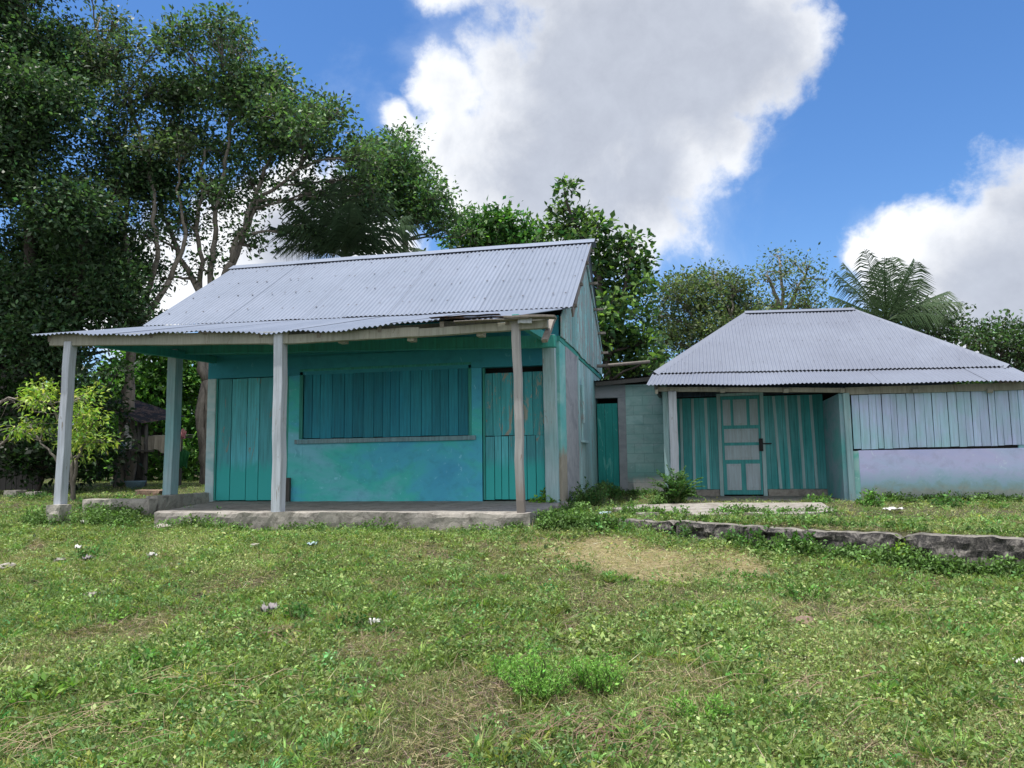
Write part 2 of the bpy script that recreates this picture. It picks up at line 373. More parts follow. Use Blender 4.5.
def tints(n, base, var=.3, hue=.15, young=None, yf=.1):
    c = np.array(base)[None, :]*np.exp(RNG.normal(size=(n, 1))*var)
    c = c*(1+RNG.normal(size=(n, 3))*hue*np.array([1, .4, .6]))
    if young is not None:
        k = RNG.random(n) < yf; c[k] = np.array(young)*np.exp(RNG.normal(size=(k.sum(), 1))*var*.7)
    return np.clip(c, .003, .6)
def join(parts):
    V = []; Fq = []; C = []; o = 0
    for v, f, c in parts:
        V.append(v); Fq.append(f+o); C.append(c); o += len(v)
    return np.concatenate(V), np.concatenate(Fq), np.concatenate(C)

def limb(mb, p0, p1, r0, r1, n=6, wob=.08, k=6, lift=0):
    p0 = np.array(p0, float); p1 = np.array(p1, float); L = np.linalg.norm(p1-p0)
    pts = []; rs = []; w = np.zeros(3)
    for i in range(n+1):
        t = i/n
        if 0 < i < n: w = w*.5 + RNG.normal(size=3)*wob*L/n
        q = p0*(1-t)+p1*t + (w if i < n else 0) + np.array([0, 0, 1])*lift*L*4*t*(1-t)
        pts.append(q); rs.append(r0*(1-t)+r1*t)
    mb.tube(pts, rs, k); return pts
DEN = 4.4
def tree(name, label, cat, base, blobs, Y, leaf=.13, dens=1.0, color=(.045, .09, .03), young=None, yf=.08, bk='bark_dark',
         trunks=None, r0=.22, var=.35, twig=True, cluster=14, spread=.28, depth=1.6, fork=None, lk=1.0, group=None, aspect=.5, crown_name='crown', sparse=1.0, hue=.15, droop=.1):
    """blobs: (px, py, radius px [, density]) traced at distance Y; crown = leaf clusters on twigs, trunk = tapering limbs"""
    root = empty(name, base, label, cat, {'tree': 'trees growing behind the houses', 'bush': 'bushes behind the porch'}.get(cat))
    B = []
    for q in blobs:
        p = atY(q[0], q[1], Y); R = q[2]*zc(p)/F
        p = p + np.array([0, RNG.uniform(-.5, .5)*depth, 0]); B.append((p, R, q[3] if len(q) > 3 else 1.0))
    mb = MB(); base = np.array(base, float)
    tops = [base + np.array([0, 0, .3])]
    trunks = trunks or [[(None)]]
    nodes = []
    for tk in trunks:                # each trunk: list of (px,py) way-points
        pts = [base + np.array([RNG.uniform(-.1, .1), RNG.uniform(-.1, .1), -.15])]
        for w in tk:
            if w is not None: pts.append(atY(w[0], w[1], Y + RNG.uniform(-.3, .3)))
        if len(pts) == 1:
            c = np.mean([q[0] for q in B], 0); pts.append(base*.45 + c*.55)
        rr = np.linspace(r0, r0*.28, len(pts))
        for i in range(len(pts)-1):
            seg = limb(mb, pts[i], pts[i+1], rr[i], rr[i+1], 7, .13, 8); nodes += [(s, rr[i]*.7) for s in seg[1:]]
    nodes = nodes or [(base, r0)]
    NP = np.array([q[0] for q in nodes])
    parts = []
    for p, R, dn in B:
        cost = np.linalg.norm(NP - p, axis=1) + np.maximum(0, NP[:, 2]-p[2]+.2*R)*2
        j = int(np.argmin(cost)); rb = min(nodes[j][1], .03+.05*R)
        seg = limb(mb, NP[j], p, rb, max(.012, rb*.35), 6, .16, 5, .04)
        nc = max(5, int(26*DEN*R*R*dens*dn*sparse))
        d = rand_dirs(nc, .25); rad = R*(RNG.random(nc)**.42)
        C = p + d*rad[:, None]*np.array([1.05, 1.0, .85]) 
        if twig:
            step = 2 if nc < 80 else 4
            for q in C[::step]:
                s = seg[random.randint(len(seg)//2, len(seg)-1)]
                limb(mb, s, q, .014+.006*R, .006, 3, .2, 3)
        m = max(3, int(cluster)); n = nc*m
        cc = np.repeat(C, m, 0); sp = spread*(.7+.6*RNG.random((nc, 1))).repeat(m, 0)
        off = np.clip(RNG.normal(size=(n, 3)), -1.5, 1.5)*sp*np.array([1, 1, .6])
        P = cc+off; D = off/(np.linalg.norm(off, axis=1, keepdims=True)+1e-6) + RNG.normal(size=(n, 3))*.6; D[:, 2] -= droop
        D /= np.linalg.norm(D, axis=1, keepdims=True)
        ct = np.exp(RNG.normal(size=nc)*.22).repeat(m)[:, None]
        s = leaf*1.12*(.65+.7*RNG.random(n))
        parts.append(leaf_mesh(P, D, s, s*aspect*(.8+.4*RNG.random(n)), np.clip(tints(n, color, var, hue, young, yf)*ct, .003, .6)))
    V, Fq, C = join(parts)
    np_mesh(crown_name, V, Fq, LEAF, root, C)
    mb.build('trunk', Md[bk], root, True)
    return root

def gnd(x, y, Y):
    p = atY(x, y, Y); return (p[0], Y, float(gz(p[0], Y)))
DK = (.044, .088, .044); MIDG = (.07, .14, .058); YG = (.20, .30, .035)
# --- left: tall dark tree
tree('tree', 'tall dense dark green tree filling the left edge of the photo', 'tree', gnd(28, 480, 18.5),
     [(0, 20, 42), (38, 52, 38), (-20, 80, 60), (20, 110, 55), (75, 125, 42), (105, 165, 34), (40, 185, 55), (98, 225, 38), (18, 250, 60), (85, 280, 45),
      (30, 315, 55), (112, 305, 30), (0, 350, 50), (66, 345, 40), (-60, 150, 70), (-70, 280, 70), (-60, 20, 60), (5, -50, 60), (-60, -60, 60), (60, 85, 30), (60, 230, 40), (30, 150, 40)],
     18.0, .13, 1.4, DK, MIDG, .25, trunks=[[(35, 380), (30, 250), (25, 120)], [(70, 350), (85, 230)]], r0=.3, cluster=22, spread=.30, depth=3.2)
# --- open crowned trees with pale branches
tree('tree', 'tall open tree whose pale forked limbs rise behind the left roof slope', 'tree', gnd(205, 480, 20.5),
     [(215, 30, 20), (240, 48, 22), (262, 72, 20), (205, 62, 24), (275, 98, 26), (232, 100, 34), (308, 108, 24), (335, 122, 20), (185, 105, 26), (210, 145, 26), (262, 140, 30),
      (350, 146, 20), (312, 150, 26), (290, 175, 20, .7), (240, 178, 24, .7), (200, 180, 22, .8), (255, 235, 16, .3), (290, 225, 18, .5), (345, 175, 20, .8), (165, 135, 24, .8), (222, 12, 9), (176, 75, 18), (290, 125, 22), (180, 215, 20, .5), (225, 225, 18, .4), (265, 205, 16, .4), (200, 250, 18, .4), (165, 180, 24, .8), (150, 215, 20, .6), (230, 205, 22, .5), (315, 195, 16, .5), (190, 100, 24), (245, 85, 26), (190, 225, 22, .6), (215, 200, 22, .6), (240, 240, 18, .35), (205, 270, 16, .35), (170, 280, 16, .4), (325, 145, 22), (370, 165, 18), (255, 115, 26), (280, 150, 22), (175, 245, 16, .4), (365, 185, 18, .6)],
     20.5, .135, 1.2, (.065, .115, .058), (.11, .21, .075), .3, 'bark_grey',
     [[(206, 380), (208, 300), (215, 240), (225, 170), (232, 110)], [(206, 380), (212, 300), (240, 245), (262, 195), (300, 168)], [(206, 380), (204, 300), (178, 250), (160, 200), (165, 140)], [(208, 300), (232, 262), (262, 180), (285, 120)], [(206, 380), (200, 300), (196, 230), (205, 150)]],
     .14, cluster=13, spread=.26, depth=2.6)
tree('tree', 'slender pale barked tree with a feathery top beside the dense dark tree', 'tree', gnd(124, 470, 19.5),
     [(100, 22, 14, .7), (126, 30, 15, .7), (88, 45, 18, .8), (130, 62, 24), (108, 80, 24), (158, 92, 22), (135, 110, 28), (112, 12, 8, .5), (120, 140, 26), (150, 135, 24), (166, 160, 22, .8), (140, 175, 22, .7), (170, 55, 16, .6), (90, 8, 9, .5),
      (130, 215, 22, .8), (155, 240, 16, .45), (128, 262, 20, .8), (145, 300, 18, .7), (120, 320, 22, .8), (105, 200, 28), (95, 250, 26), (135, 180, 26), (100, 300, 24), (150, 330, 16, .6), (80, 60, 26), (60, 30, 20, .8), (170, 120, 22), (185, 150, 20), (110, 160, 26)],
     19.5, .13, 1.2, (.065, .108, .058), (.10, .17, .07), .25, 'bark_grey',
     [[(126, 400), (130, 345), (146, 300), (158, 250), (150, 180), (130, 90), (96, 30)], [(126, 400), (134, 340), (126, 270), (128, 200), (128, 120)], [(130, 345), (170, 280), (186, 235), (176, 190)]],
     .12, cluster=12, spread=.26, depth=2.2)
tree('tree', 'leafy tree crown showing above the middle of the long metal roof', 'tree', gnd(425, 440, 25),
     [(372, 160, 22), (392, 180, 24), (395, 150, 14), (408, 200, 20), (425, 185, 16, .8), (440, 203, 14), (452, 214, 10), (428, 222, 16), (385, 215, 24, .7), (405, 128, 8, .6), (388, 130, 12, .7), (447, 232, 12), (365, 190, 20, .7), (412, 168, 11), (460, 226, 7), (350, 200, 20, .6), (400, 165, 20), (425, 205, 18), (380, 195, 22)],
     24.5, .145, 1.3, (.06, .12, .052), (.10, .21, .07), .3, 'bark_grey', [[(420, 330), (405, 240), (395, 190)]], .2, cluster=14, spread=.33, depth=2)
tree('tree', 'small bright leafed tree top just above the roof ridge', 'tree', gnd(500, 440, 28),
     [(500, 228, 13), (482, 234, 14), (520, 236, 12), (462, 240, 11), (512, 222, 8), (540, 238, 10), (500, 248, 20), (470, 250, 14), (530, 252, 14)],
     27.5, .19, 1.5, (.045, .13, .035), (.10, .22, .05), .3, 'bark_grey', None, .2, cluster=14, spread=.36)
tree('tree', 'broad leafed tree rising behind the boarded gable end', 'tree', gnd(610, 440, 21.5),
     [(566, 192, 10), (556, 206, 11, .8), (574, 208, 11, .8), (586, 218, 11), (548, 222, 11), (564, 226, 13), (598, 228, 12), (610, 244, 14), (632, 243, 11), (642, 254, 9), (638, 268, 10), (598, 262, 20), (625, 268, 14), (600, 290, 22),
      (632, 292, 15), (645, 285, 6), (612, 318, 24), (640, 312, 9), (622, 345, 22), (645, 345, 14), (598, 340, 18), (640, 368, 18), (610, 372, 20), (660, 362, 10), (585, 242, 14), (648, 330, 7)],
     21.5, .18, 1.1, (.05, .11, .04), (.17, .30, .07), .25, 'bark_dark', [[(606, 360), (600, 280), (575, 225), (566, 200)], [(606, 360), (622, 300), (630, 255)]], .12, cluster=12, spread=.19, depth=1.6, aspect=.55)
tree('tree', 'rounded dusty olive tree left of the hip roof', 'tree', gnd(705, 440, 33),
     [(690, 285, 13), (716, 278, 13), (735, 285, 14), (672, 300, 14), (700, 305, 20), (730, 308, 20), (752, 300, 12), (660, 318, 12), (685, 328, 20), (715, 335, 20), (745, 328, 14), (665, 345, 16), (700, 355, 18), (680, 275, 6), (712, 268, 6), (655, 365, 14), (760, 318, 10)],
     33, .14, 1.7, (.085, .13, .06), (.15, .20, .09), .25, 'bark_grey', [[(705, 390), (700, 330)], [(705, 390), (730, 320)]], .2, cluster=13, spread=.36, depth=3, var=.3)
tree('tree', 'thin crowned tree with bare twigs between olive tree and palm', 'tree', gnd(785, 440, 35),
     [(780, 250, 9, .5), (770, 266, 10, .5), (795, 258, 10, .5), (785, 275, 12, .5), (806, 272, 11, .5), (765, 285, 10, .5), (815, 285, 9, .6), (795, 292, 14, .6), (775, 303, 14, .7), (812, 303, 14, .8), (824, 278, 7, .5), (795, 312, 14)],
     35, .13, 1.5, (.085, .13, .065), (.14, .20, .08), .2, 'bark_grey', [[(785, 380), (782, 310), (780, 265)], [(785, 380), (788, 310), (805, 275)], [(782, 310), (766, 275)]], .17, cluster=9, spread=.36, depth=2.2)
tree('tree', 'dark spreading tree at far right directly beside the palm', 'tree', gnd(940, 440, 34),
     [(905, 308, 12), (925, 312, 13), (945, 320, 13), (960, 330, 12), (915, 325, 16), (975, 342, 10), (940, 338, 14), (895, 320, 12), (900, 298, 9), (990, 350, 8)],
     34, .15, 1.1, (.04, .075, .034), MIDG, .2, 'bark_dark', None, .2, cluster=14, spread=.38)
tree('tree', 'dark tree at the right edge of the photo behind the hip roof', 'tree', gnd(1005, 440, 31),
     [(985, 330, 10), (1002, 328, 10), (1018, 330, 12), (995, 342, 14), (1015, 348, 14), (1035, 340, 16), (975, 338, 8), (1008, 322, 6), (1050, 330, 16), (1030, 360, 16)],
     31, .15, 1.0, (.045, .085, .036), MIDG, .2, 'bark_dark', None, .2, cluster=14, spread=.36)
# undergrowth seen through the porch
tree('bush', 'sunlit green thicket seen through the porch between its posts', 'bush', gnd(155, 450, 25.5),
     [(150, 375, 24), (135, 400, 22), (165, 400, 20), (180, 375, 18), (150, 350, 22), (195, 395, 16), (120, 375, 18), (160, 425, 16), (185, 425, 14), (112, 400, 20), (200, 360, 16), (205, 420, 14), (120, 450, 18), (150, 450, 16), (185, 450, 16), (210, 450, 14), (100, 470, 14), (140, 470, 14), (175, 470, 14), (205, 470, 12), (165, 390, 20), (205, 385, 16), (130, 430, 18), (200, 445, 16), (170, 350, 18)],
     25, .2, .9, (.06, .16, .035), (.12, .26, .05), .3, 'bark_dark', None, .08, cluster=14, spread=.35, depth=2, twig=False)
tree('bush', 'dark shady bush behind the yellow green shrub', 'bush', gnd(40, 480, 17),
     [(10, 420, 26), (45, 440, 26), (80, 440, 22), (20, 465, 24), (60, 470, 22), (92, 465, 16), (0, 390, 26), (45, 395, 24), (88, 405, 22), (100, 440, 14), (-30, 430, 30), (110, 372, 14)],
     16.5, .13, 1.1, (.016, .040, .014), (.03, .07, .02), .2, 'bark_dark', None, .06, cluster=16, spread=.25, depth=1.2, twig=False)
tree('shrub', 'yellow green feathery shrub behind the outer left porch post', 'shrub', gnd(70, 492, 14.0),
     [(28, 384, 9), (44, 392, 11), (56, 404, 12), (76, 394, 8), (86, 400, 9), (70, 415, 12), (92, 420, 11), (104, 420, 7), (84, 436, 12), (100, 440, 10), (112, 444, 6), (48, 428, 8, .6), (22, 430, 8), (34, 426, 8), (60, 440, 12), (74, 455, 10, .5)],
     14.0, .11, 1.9, (.19, .33, .06), (.36, .50, .09), .35, 'bark_grey', [[(72, 460), (62, 425), (50, 400)], [(76, 460), (88, 430)], [(60, 465), (40, 440)]], .05, cluster=15, spread=.15, depth=.9, aspect=.33, droop=.5)

# far-off wood closing the view
P = []; n = 90000
th = RNG.uniform(-1.2, 1.25, n); rr_ = RNG.uniform(42, 56, n)
wx = np.sin(th-YAW)*rr_; wy = np.cos(th-YAW)*rr_
hh = -.2+(3.2+4.5*fbm(th*7+5, rr_*0, 5, 3))*RNG.random(n)**1.0
P = np.stack([wx, wy, 1.2+hh], 1); s = RNG.uniform(.3, .6, n)
v, f, c = leaf_mesh(P, rand_dirs(n), s, s*.6, tints(n, (.035, .075, .028), .4))
o = np_mesh('distant_wood', v, f, LEAF, None, c); tag(o, 'dark far-off wood closing the view behind the houses', 'wood', kind='stuff')

# --- palms
def palm(label, px, py, Y, fr, leafc=(.05, .10, .03), L0=2.6):
    c = atY(px, py, Y); base = (c[0]+.3, Y, float(gz(c[0], Y)))
    root = empty('palm_tree', base, label, 'palm tree', 'coconut palms behind the roofs')
    mb = MB(); pts = []
    for i in range(9):
        t = i/8; pts.append((base[0]*(1-t)+c[0]*t+.15*math.sin(t*3), Y, base[2]*(1-t)+c[2]*t))
    mb.tube(pts, [.19-.06*i/8 for i in range(9)], 10); mb.build('trunk', Md['bark_palm'], root, True)
    for (tx, ty, dy, lw) in fr:
        tip = atY(tx, ty, Y) + np.array([0, dy, 0]); d = tip-c; L = np.linalg.norm(d)
        ctrl = c + d*.5 + np.array([0, 0, 1])*L*(.06 if tip[2] > c[2]+.4*L else .22)
        n = 24; pr = []
        for i in range(n+1):
            t = i/n; pr.append(c*(1-t)**2 + ctrl*2*t*(1-t) + tip*t*t)
        m = MB(); m.tube(pr, [.035*(1-i/n)+.006 for i in range(n+1)], 4)
        pr = np.array(pr); Vs = []; Fs = []; k = 0
        for i in range(3, n+1):
            tan = pr[min(i+1, n)]-pr[i-1]; tan /= np.linalg.norm(tan); side = np.cross(tan, [0, 0, 1]); side /= np.linalg.norm(side)+1e-6
            t = i/n; ll = lw*1.3*(math.sin(PI*min(1, t*.9+.12)))**.6
            for sgn in (-1, 1):
                for h in (0, .5):
                    p0 = pr[i] - tan*h*L/n
                    dd = side*sgn*.75 + tan*.65 + np.array([0, 0, -.25+RNG.normal()*.12]); dd /= np.linalg.norm(dd)
                    p1 = p0+dd*ll*.5; p2 = p1 + (dd + np.array([0, 0, -.9]))*ll*.5
                    w = (np.array([0, 0, 1])*.012 + tan*.018)*(.62 if Y > 25 else 1)
                    base_i = len(m.v)
                    m.v += [tuple(p0-w*.6), tuple(p1-w), tuple(p1+w), tuple(p0+w*.6), tuple(p2)]
                    m.f += [(base_i, base_i+1, base_i+2, base_i+3), (base_i+1, base_i+4, base_i+2)]; m.m += [0, 0]
        o = m.build('frond', Md['frond_'+('d' if leafc[0] < .04 else 'l')], root)
def frondmat(n, c, tr):
    m, nt, b = mat(n); nn = noise_node(nt, 3, (1, 1, 1), 3, .6, 8)
    cc = mix(nt, nn.outputs[0], tuple(q*.6 for q in c), tuple(q*1.5 for q in c)); nt.links.new(cc, b.inputs['Base Color']); b.inputs['Roughness'].default_value = .42
    t = N(nt, 'ShaderNodeBsdfTranslucent'); nt.links.new(cc, t.inputs[0]); ms = N(nt, 'ShaderNodeMixShader'); ms.inputs[0].default_value = tr
    nt.links.new(b.outputs[0], ms.inputs[1]); nt.links.new(t.outputs[0], ms.inputs[2]); nt.links.new(ms.outputs[0], nt.nodes['Material Output'].inputs[0]); return m
Md['frond_d'] = frondmat('dark palm leaflets', (.05, .09, .045), .25); Md['frond_l'] = frondmat('palm leaflets', (.07, .12, .055), .3)
palm('dark coconut palm behind the long roof of the left house', 345, 258, 22.0,
     [(292, 200, -.5, .8), (306, 184, .4, .8), (322, 176, .6, .8), (340, 172, -.3, .8), (358, 176, .5, .8), (376, 184, 0, .8), (394, 196, -.4, .8), (408, 210, .4, .8), (268, 226, 0, .8), (262, 246, .8, .7), (424, 232, -.6, .8), (430, 250, .5, .7),
      (330, 192, -1.5, .8), (362, 196, -1.5, .8), (300, 238, -1.4, .7), (388, 240, -1.5, .7), (280, 212, .9, .7), (312, 215, -1.8, .7), (375, 220, -1.8, .7)], (.025, .05, .02))
palm('coconut palm showing above the right slope of the hip roof', 886, 322, 28.0,
     [(834, 272, 0, .8), (846, 258, .6, .8), (862, 252, -.4, .8), (878, 262, .2, .7), (896, 252, .5, .8), (912, 260, -.2, .8), (924, 274, .6, .8), (950, 290, .2, 1.0), (958, 306, -.5, .9), (832, 292, .6, .7), (842, 312, -.6, .7), (936, 322, -.9, .8), (874, 268, -1.5, .7), (905, 272, -1.5, .8), (905, 335, -.5, .7), (858, 330, -.3, .7)])

# ------------------------------------------------------------------ corrugated sheets
def corr(mb, A0, A1, B0, B1, pitch=.076, amp=.009, nv=10, sheetw=.82, sag=None, m=0, ragged=.0, lift=0.0):
    """A0->A1 upper edge, B0->B1 lower edge; waves run from upper to lower; separate sheets (islands) with a lap"""
    A0, A1, B0, B1 = [np.array(q, float) for q in (A0, A1, B0, B1)]
    W = max(np.linalg.norm(A1-A0), np.linalg.norm(B1-B0)); nsh = max(1, int(round(W/sheetw)))
    nrm = np.cross(B0-A0 if np.linalg.norm(B0-A0) > np.linalg.norm(B1-A1) else B1-A1, (A1-A0) if np.linalg.norm(A1-A0) > .01 else (B1-B0)); nrm /= np.linalg.norm(nrm)
    if nrm[2] < 0: nrm = -nrm
    for k in range(nsh):
        u0, u1 = k/nsh - (.02/W if k else 0), (k+1)/nsh + .03/W if k < nsh-1 else 1.0
        ns = max(6, int((u1-u0)*W/pitch*8)); base = len(mb.v)
        rz = random.uniform(0, ragged); lf = (k % 2)*.004 + random.uniform(0, .003) + lift
        for i in range(ns+1):
            u = u0+(u1-u0)*i/ns; a = A0*(1-u)+A1*u; bb = B0*(1-u)+B1*u
            bb = bb + (bb-a)/max(.01, np.linalg.norm(bb-a))*rz
            h = amp*math.sin(2*PI*u*W/pitch) + lf
            for j in range(nv+1):
                t = j/nv; p = a*(1-t)+bb*t + nrm*h
                if sag is not None: p = p + np.array([0, 0, sag(u, t)])
                mb.v.append(tuple(p))
        for i in range(ns):
            for j in range(nv):
                q = base+i*(nv+1)+j; mb.f.append((q, q+1, q+nv+2, q+nv+1)); mb.m.append(m)
    return nrm
def nails(mb, A0, A1, B0, B1, nrm, rows, n, m=1, r=.021, amp=.012):
    A0, A1, B0, B1 = [np.array(q, float) for q in (A0, A1, B0, B1)]
    s1 = np.cross(nrm, [0, 1, 0]); s1 /= np.linalg.norm(s1); s2 = np.cross(nrm, s1)
    for t in rows:
        for i in range(n):
            u = (i+.5+random.uniform(-.35, .35))/n; tt = t+random.uniform(-.012, .012)
            p = (A0*(1-u)+A1*u)*(1-tt) + (B0*(1-u)+B1*u)*tt + nrm*amp
            b0 = len(mb.v)
            for k in range(5): mb.v.append(tuple(p + (s1*math.cos(k*1.2566)+s2*math.sin(k*1.2566))*r + nrm*.004))
            mb.f.append(tuple(range(b0, b0+5))); mb.m.append(m)
def planks(mb, p0, p1, z0, z1, n, th=.022, gap=.008, out=(0, -1, 0), zj=.0, lean=.0, top=None, bot=None, wj=.25, m=0):
    """vertical boards along p0->p1 (x,y), thickness outwards; top/bot may be functions of u"""
    p0 = np.array(p0, float); p1 = np.array(p1, float); o = np.array(out[:2], float)
    e = [0]
    for i in range(n): e.append(e[-1]+1+random.uniform(-wj, wj))
    e = [q/e[-1] for q in e]; W = np.linalg.norm(p1-p0)
    for i in range(n):
        a, b_ = e[i]+gap/2/W, e[i+1]-gap/2/W; dt = random.uniform(0, .006)
        za = (bot(a) if bot else z0) + random.uniform(-zj, zj); zb = za + ((bot(b_)-bot(a)) if bot else 0)
        ta = (top(a) if top else z1) + random.uniform(-zj, zj)*.5; tb = ta + ((top(b_)-top(a)) if top else 0)
        la = lean*random.uniform(-1, 1)/W
        qa, qb = p0+(p1-p0)*a, p0+(p1-p0)*b_; qat, qbt = qa+(p1-p0)*la, qb+(p1-p0)*la
        i0, o0 = o*dt, o*(th+dt)
        P = [(*(qa+o0), za), (*(qb+o0), zb), (*(qb+i0), zb), (*(qa+i0), za), (*(qat+o0), ta), (*(qbt+o0), tb), (*(qbt+i0), tb), (*(qat+i0), ta)]
        mb.hexa(P, m)

def zat(x, y, Yp): return float(atY(x, y, Yp)[2])
def xat(x, y, Yp): return float(atY(x, y, Yp)[0])
# ------------------------------------------------------------------ HOUSE A (long roof, porch)
XL, XR, YC, YB, YA, YR = -8.76, -2.12, 12.62, 11.75, 9.69, 18.5
FL = .90
A = empty('wooden_house', (-5.4, 12.6, FL), 'turquoise boarded house with long grey metal roof and post porch', 'house')
def rough_grid_box(name, x0, x1, y0, y1, z0, z1, step, amp, mats, parent, freq=3.0, edge=0.0, label=None, rot=None, topmat=None, warp=None):
    bm = bmesh.new()
    nx_, ny_, nz_ = [max(1, int(round((b-a)/step))) for a, b in ((x0, x1), (y0, y1), (z0, z1))]
    def face(o, du, dv, nu, nv_):
        g = [[bm.verts.new(Vector(o)+Vector(du)*i/nu+Vector(dv)*j/nv_) for j in range(nv_+1)] for i in range(nu+1)]
        for i in range(nu):
            for j in range(nv_): bm.faces.new((g[i][j], g[i+1][j], g[i+1][j+1], g[i][j+1]))
    dx, dy, dz = x1-x0, y1-y0, z1-z0
    face((x0, y0, z0), (dx, 0, 0), (0, 0, dz), nx_, nz_); face((x1, y1, z0), (-dx, 0, 0), (0, 0, dz), nx_, nz_)
    face((x0, y1, z0), (0, -dy, 0), (0, 0, dz), ny_, nz_); face((x1, y0, z0), (0, dy, 0), (0, 0, dz), ny_, nz_)
    face((x0, y0, z1), (dx, 0, 0), (0, dy, 0), nx_, ny_); face((x0, y1, z0), (dx, 0, 0), (0, -dy, 0), nx_, ny_)
    bmesh.ops.remove_doubles(bm, verts=bm.verts, dist=.0005)
    c = Vector(((x0+x1)/2, (y0+y1)/2, (z0+z1)/2))
    for v in bm.verts:
        p = v.co; nv = Vector((mnoise.noise(p*freq+Vector((9, 0, 0))), mnoise.noise(p*freq+Vector((0, 7, 0))), mnoise.noise(p*freq+Vector((0, 0, 5)))))
        nv += .5*Vector((mnoise.noise(p*freq*3+Vector((9, 0, 0))), mnoise.noise(p*freq*3+Vector((0, 7, 0))), mnoise.noise(p*freq*3)))
        e = edge*max(0, mnoise.noise(p*1.7)+.3) if abs(p.z-z1) < .001 and (abs(p.x-x0) < .001 or abs(p.x-x1) < .001 or abs(p.y-y0) < .001) else 0
        k = .25 if (abs(p.z-z1) < .001 and e == 0) else 1
        v.co = p + Vector((nv.x*amp, nv.y*amp, nv.z*amp*k)) - Vector((0, 0, e)) + (Vector((0, e*.8, 0)) if abs(p.y-y0) < .001 else Vector())
    if warp:
        for v in bm.verts: v.co = warp(v.co)
    bmesh.ops.recalc_face_normals(bm, faces=bm.faces)
    me = bpy.data.meshes.new(name); bm.to_mesh(me); bm.free()
    for pl in me.polygons: pl.material_index = 1 if (topmat and pl.normal.z > .7) else 0
    ml = [mats] + ([topmat] if topmat else [])
    o = link(name, me, ml, parent)
    if rot:
        o.rotation_euler = rot
    if label: o['label'] = label
    return o
rough_grid_box('porch_floor', -8.62, -2.02, 9.60, YC+.05, .35, FL, .07, .02, Md['slab'], A, 4, .035, topmat=Md['slab'], warp=lambda p: Vector((p.x + 1.15*min(1, max(0, (-5-p.x)/3.62))*min(1, max(0, (12.6-p.y)/3.0)), p.y, p.z)))
rough_grid_box('foundation', XL+.02, XR-.02, YC+.12, YR-.1, .4, FL-.01, .4, .0, Md['footing'], A)
# front wall pieces (masonry)
dLx0, dLx1 = xat(215.5, 440, YC), xat(288, 440, YC); wx0, wx1 = xat(303, 410, YC), xat(468.5, 400, YC); dRx0, dRx1 = xat(482, 430, YC), xat(546, 430, YC)
dtop = 3.16; wbot, wtop = zat(386, 437.5, 12.62), zat(386, 370, 12.62)
band_top = 3.50
mb = MB()
mb.box(dLx1+.0, wx0, YC, YC+.16, FL-.02, dtop)
mb.box(wx0, wx1, YC+.004, YC+.16, FL-.02, wbot)
mb.box(wx1, dRx0, YC-.002, YC+.16, FL-.02, dtop)
mb.box(wx0, wx1, YC+.004, YC+.16, wtop, dtop)
mb.build('front_wall', Md['panel_blue'], A)
mb = MB(); mb.box(XL, XR, YC-.012, YC+.16, dtop+.003, band_top); mb.box(XL, XR, YC+.01, YC+.16, band_top, 4.0); mb.build('wall_band', Md['band_blue'], A)
mb = MB(); mb.box(XL, dLx0-.01, YC-.02, YC+.2, FL-.1, dtop+.0); mb.build('corner_pillar', Md['pillar'], A, bevel=.012)
def yX(px, py, Xp=-2.12):
    d = ray(px, py); return float(d[1]*Xp/d[0])
Y1, Y2 = yX(566, 430), yX(577.5, 430)
mb = MB(); mb.box(dRx1+.0, XR+.012, YC-.016, Y1, FL-.3, 3.6); mb.build('corner_pillar', Md['pillar_worn'], A, bevel=.012)
mb = MB(); mb.box(XR-.1, XR+.022, Y1+.003, Y2, FL-.3, 3.6); mb.build('side_pillar', Md['concrete_grey'], A, bevel=.01, label='bare grey concrete pillar on the corner')
# side pillar of the low kerb left of the porch
rough_grid_box('porch_curb', XL-.12, XL+.10, 11.2, YC-.03, .7, 1.06, .06, .02, Md['footing'], A, 5, .03)
rough_grid_box('porch_curb', -9.9, -8.62, 10.95, 11.13, .65, 1.02, .06, .02, Md['footing'], A, 5, .03)
# doors
def plank_door(nm, x0, x1, z0, z1, n, key, split=None, lab=None):
    d = MB()
    if split: planks(d, (x0, YC+.05), (x1, YC+.05), z0, split-.006, n, .03, .010, zj=.008)
    else: planks(d, (x0, YC+.05), (x1, YC+.05), z0, z1, n, .03, .012, zj=.006)
    root = d.build(nm, Md[key], A, bevel=.004, label=lab)
    if split:
        d = MB(); planks(d, (x0, YC+.05), (x1, YC+.05), split+.006, z1, n-1, .03, .006, zj=.006)
        o = d.build('upper_leaf', Md['shutter_faded'], root, bevel=.004)
    for xx in (x0-.03, x1):
        d = MB(); d.box(xx, xx+.03, YC-.004, YC+.06, z0, dtop); d.build('jamb', Md['beam_teal'], root)
    return root
Md['sill'] = painted_wood('pale blue sill paint', (.22, .42, .50), (.30, .46, .52), (.2, .2, .19), .62, seed=20)
Md['shutter_faded'] = painted_wood('teal boards bleached in patches', (.09, .42, .54), (.08, .48, .53), (.34, .36, .32), .54, seed=19, island=.2)
plank_door('door', dLx0+.02, dLx1-.03, FL+.015, dtop-.01, 5, 'door_teal')
plank_door('door', dRx0+.05, dRx1-.03, FL+.02, dtop-.10, 7, 'door_teal', 1.99, 'two part stable door with a dark gap above it')
mb = MB(); mb.box(XL+.1, XR-.1, YC+.17, YC+.20, FL, 3.9); mb.build('interior_shade_sheet', Md['void'], A)
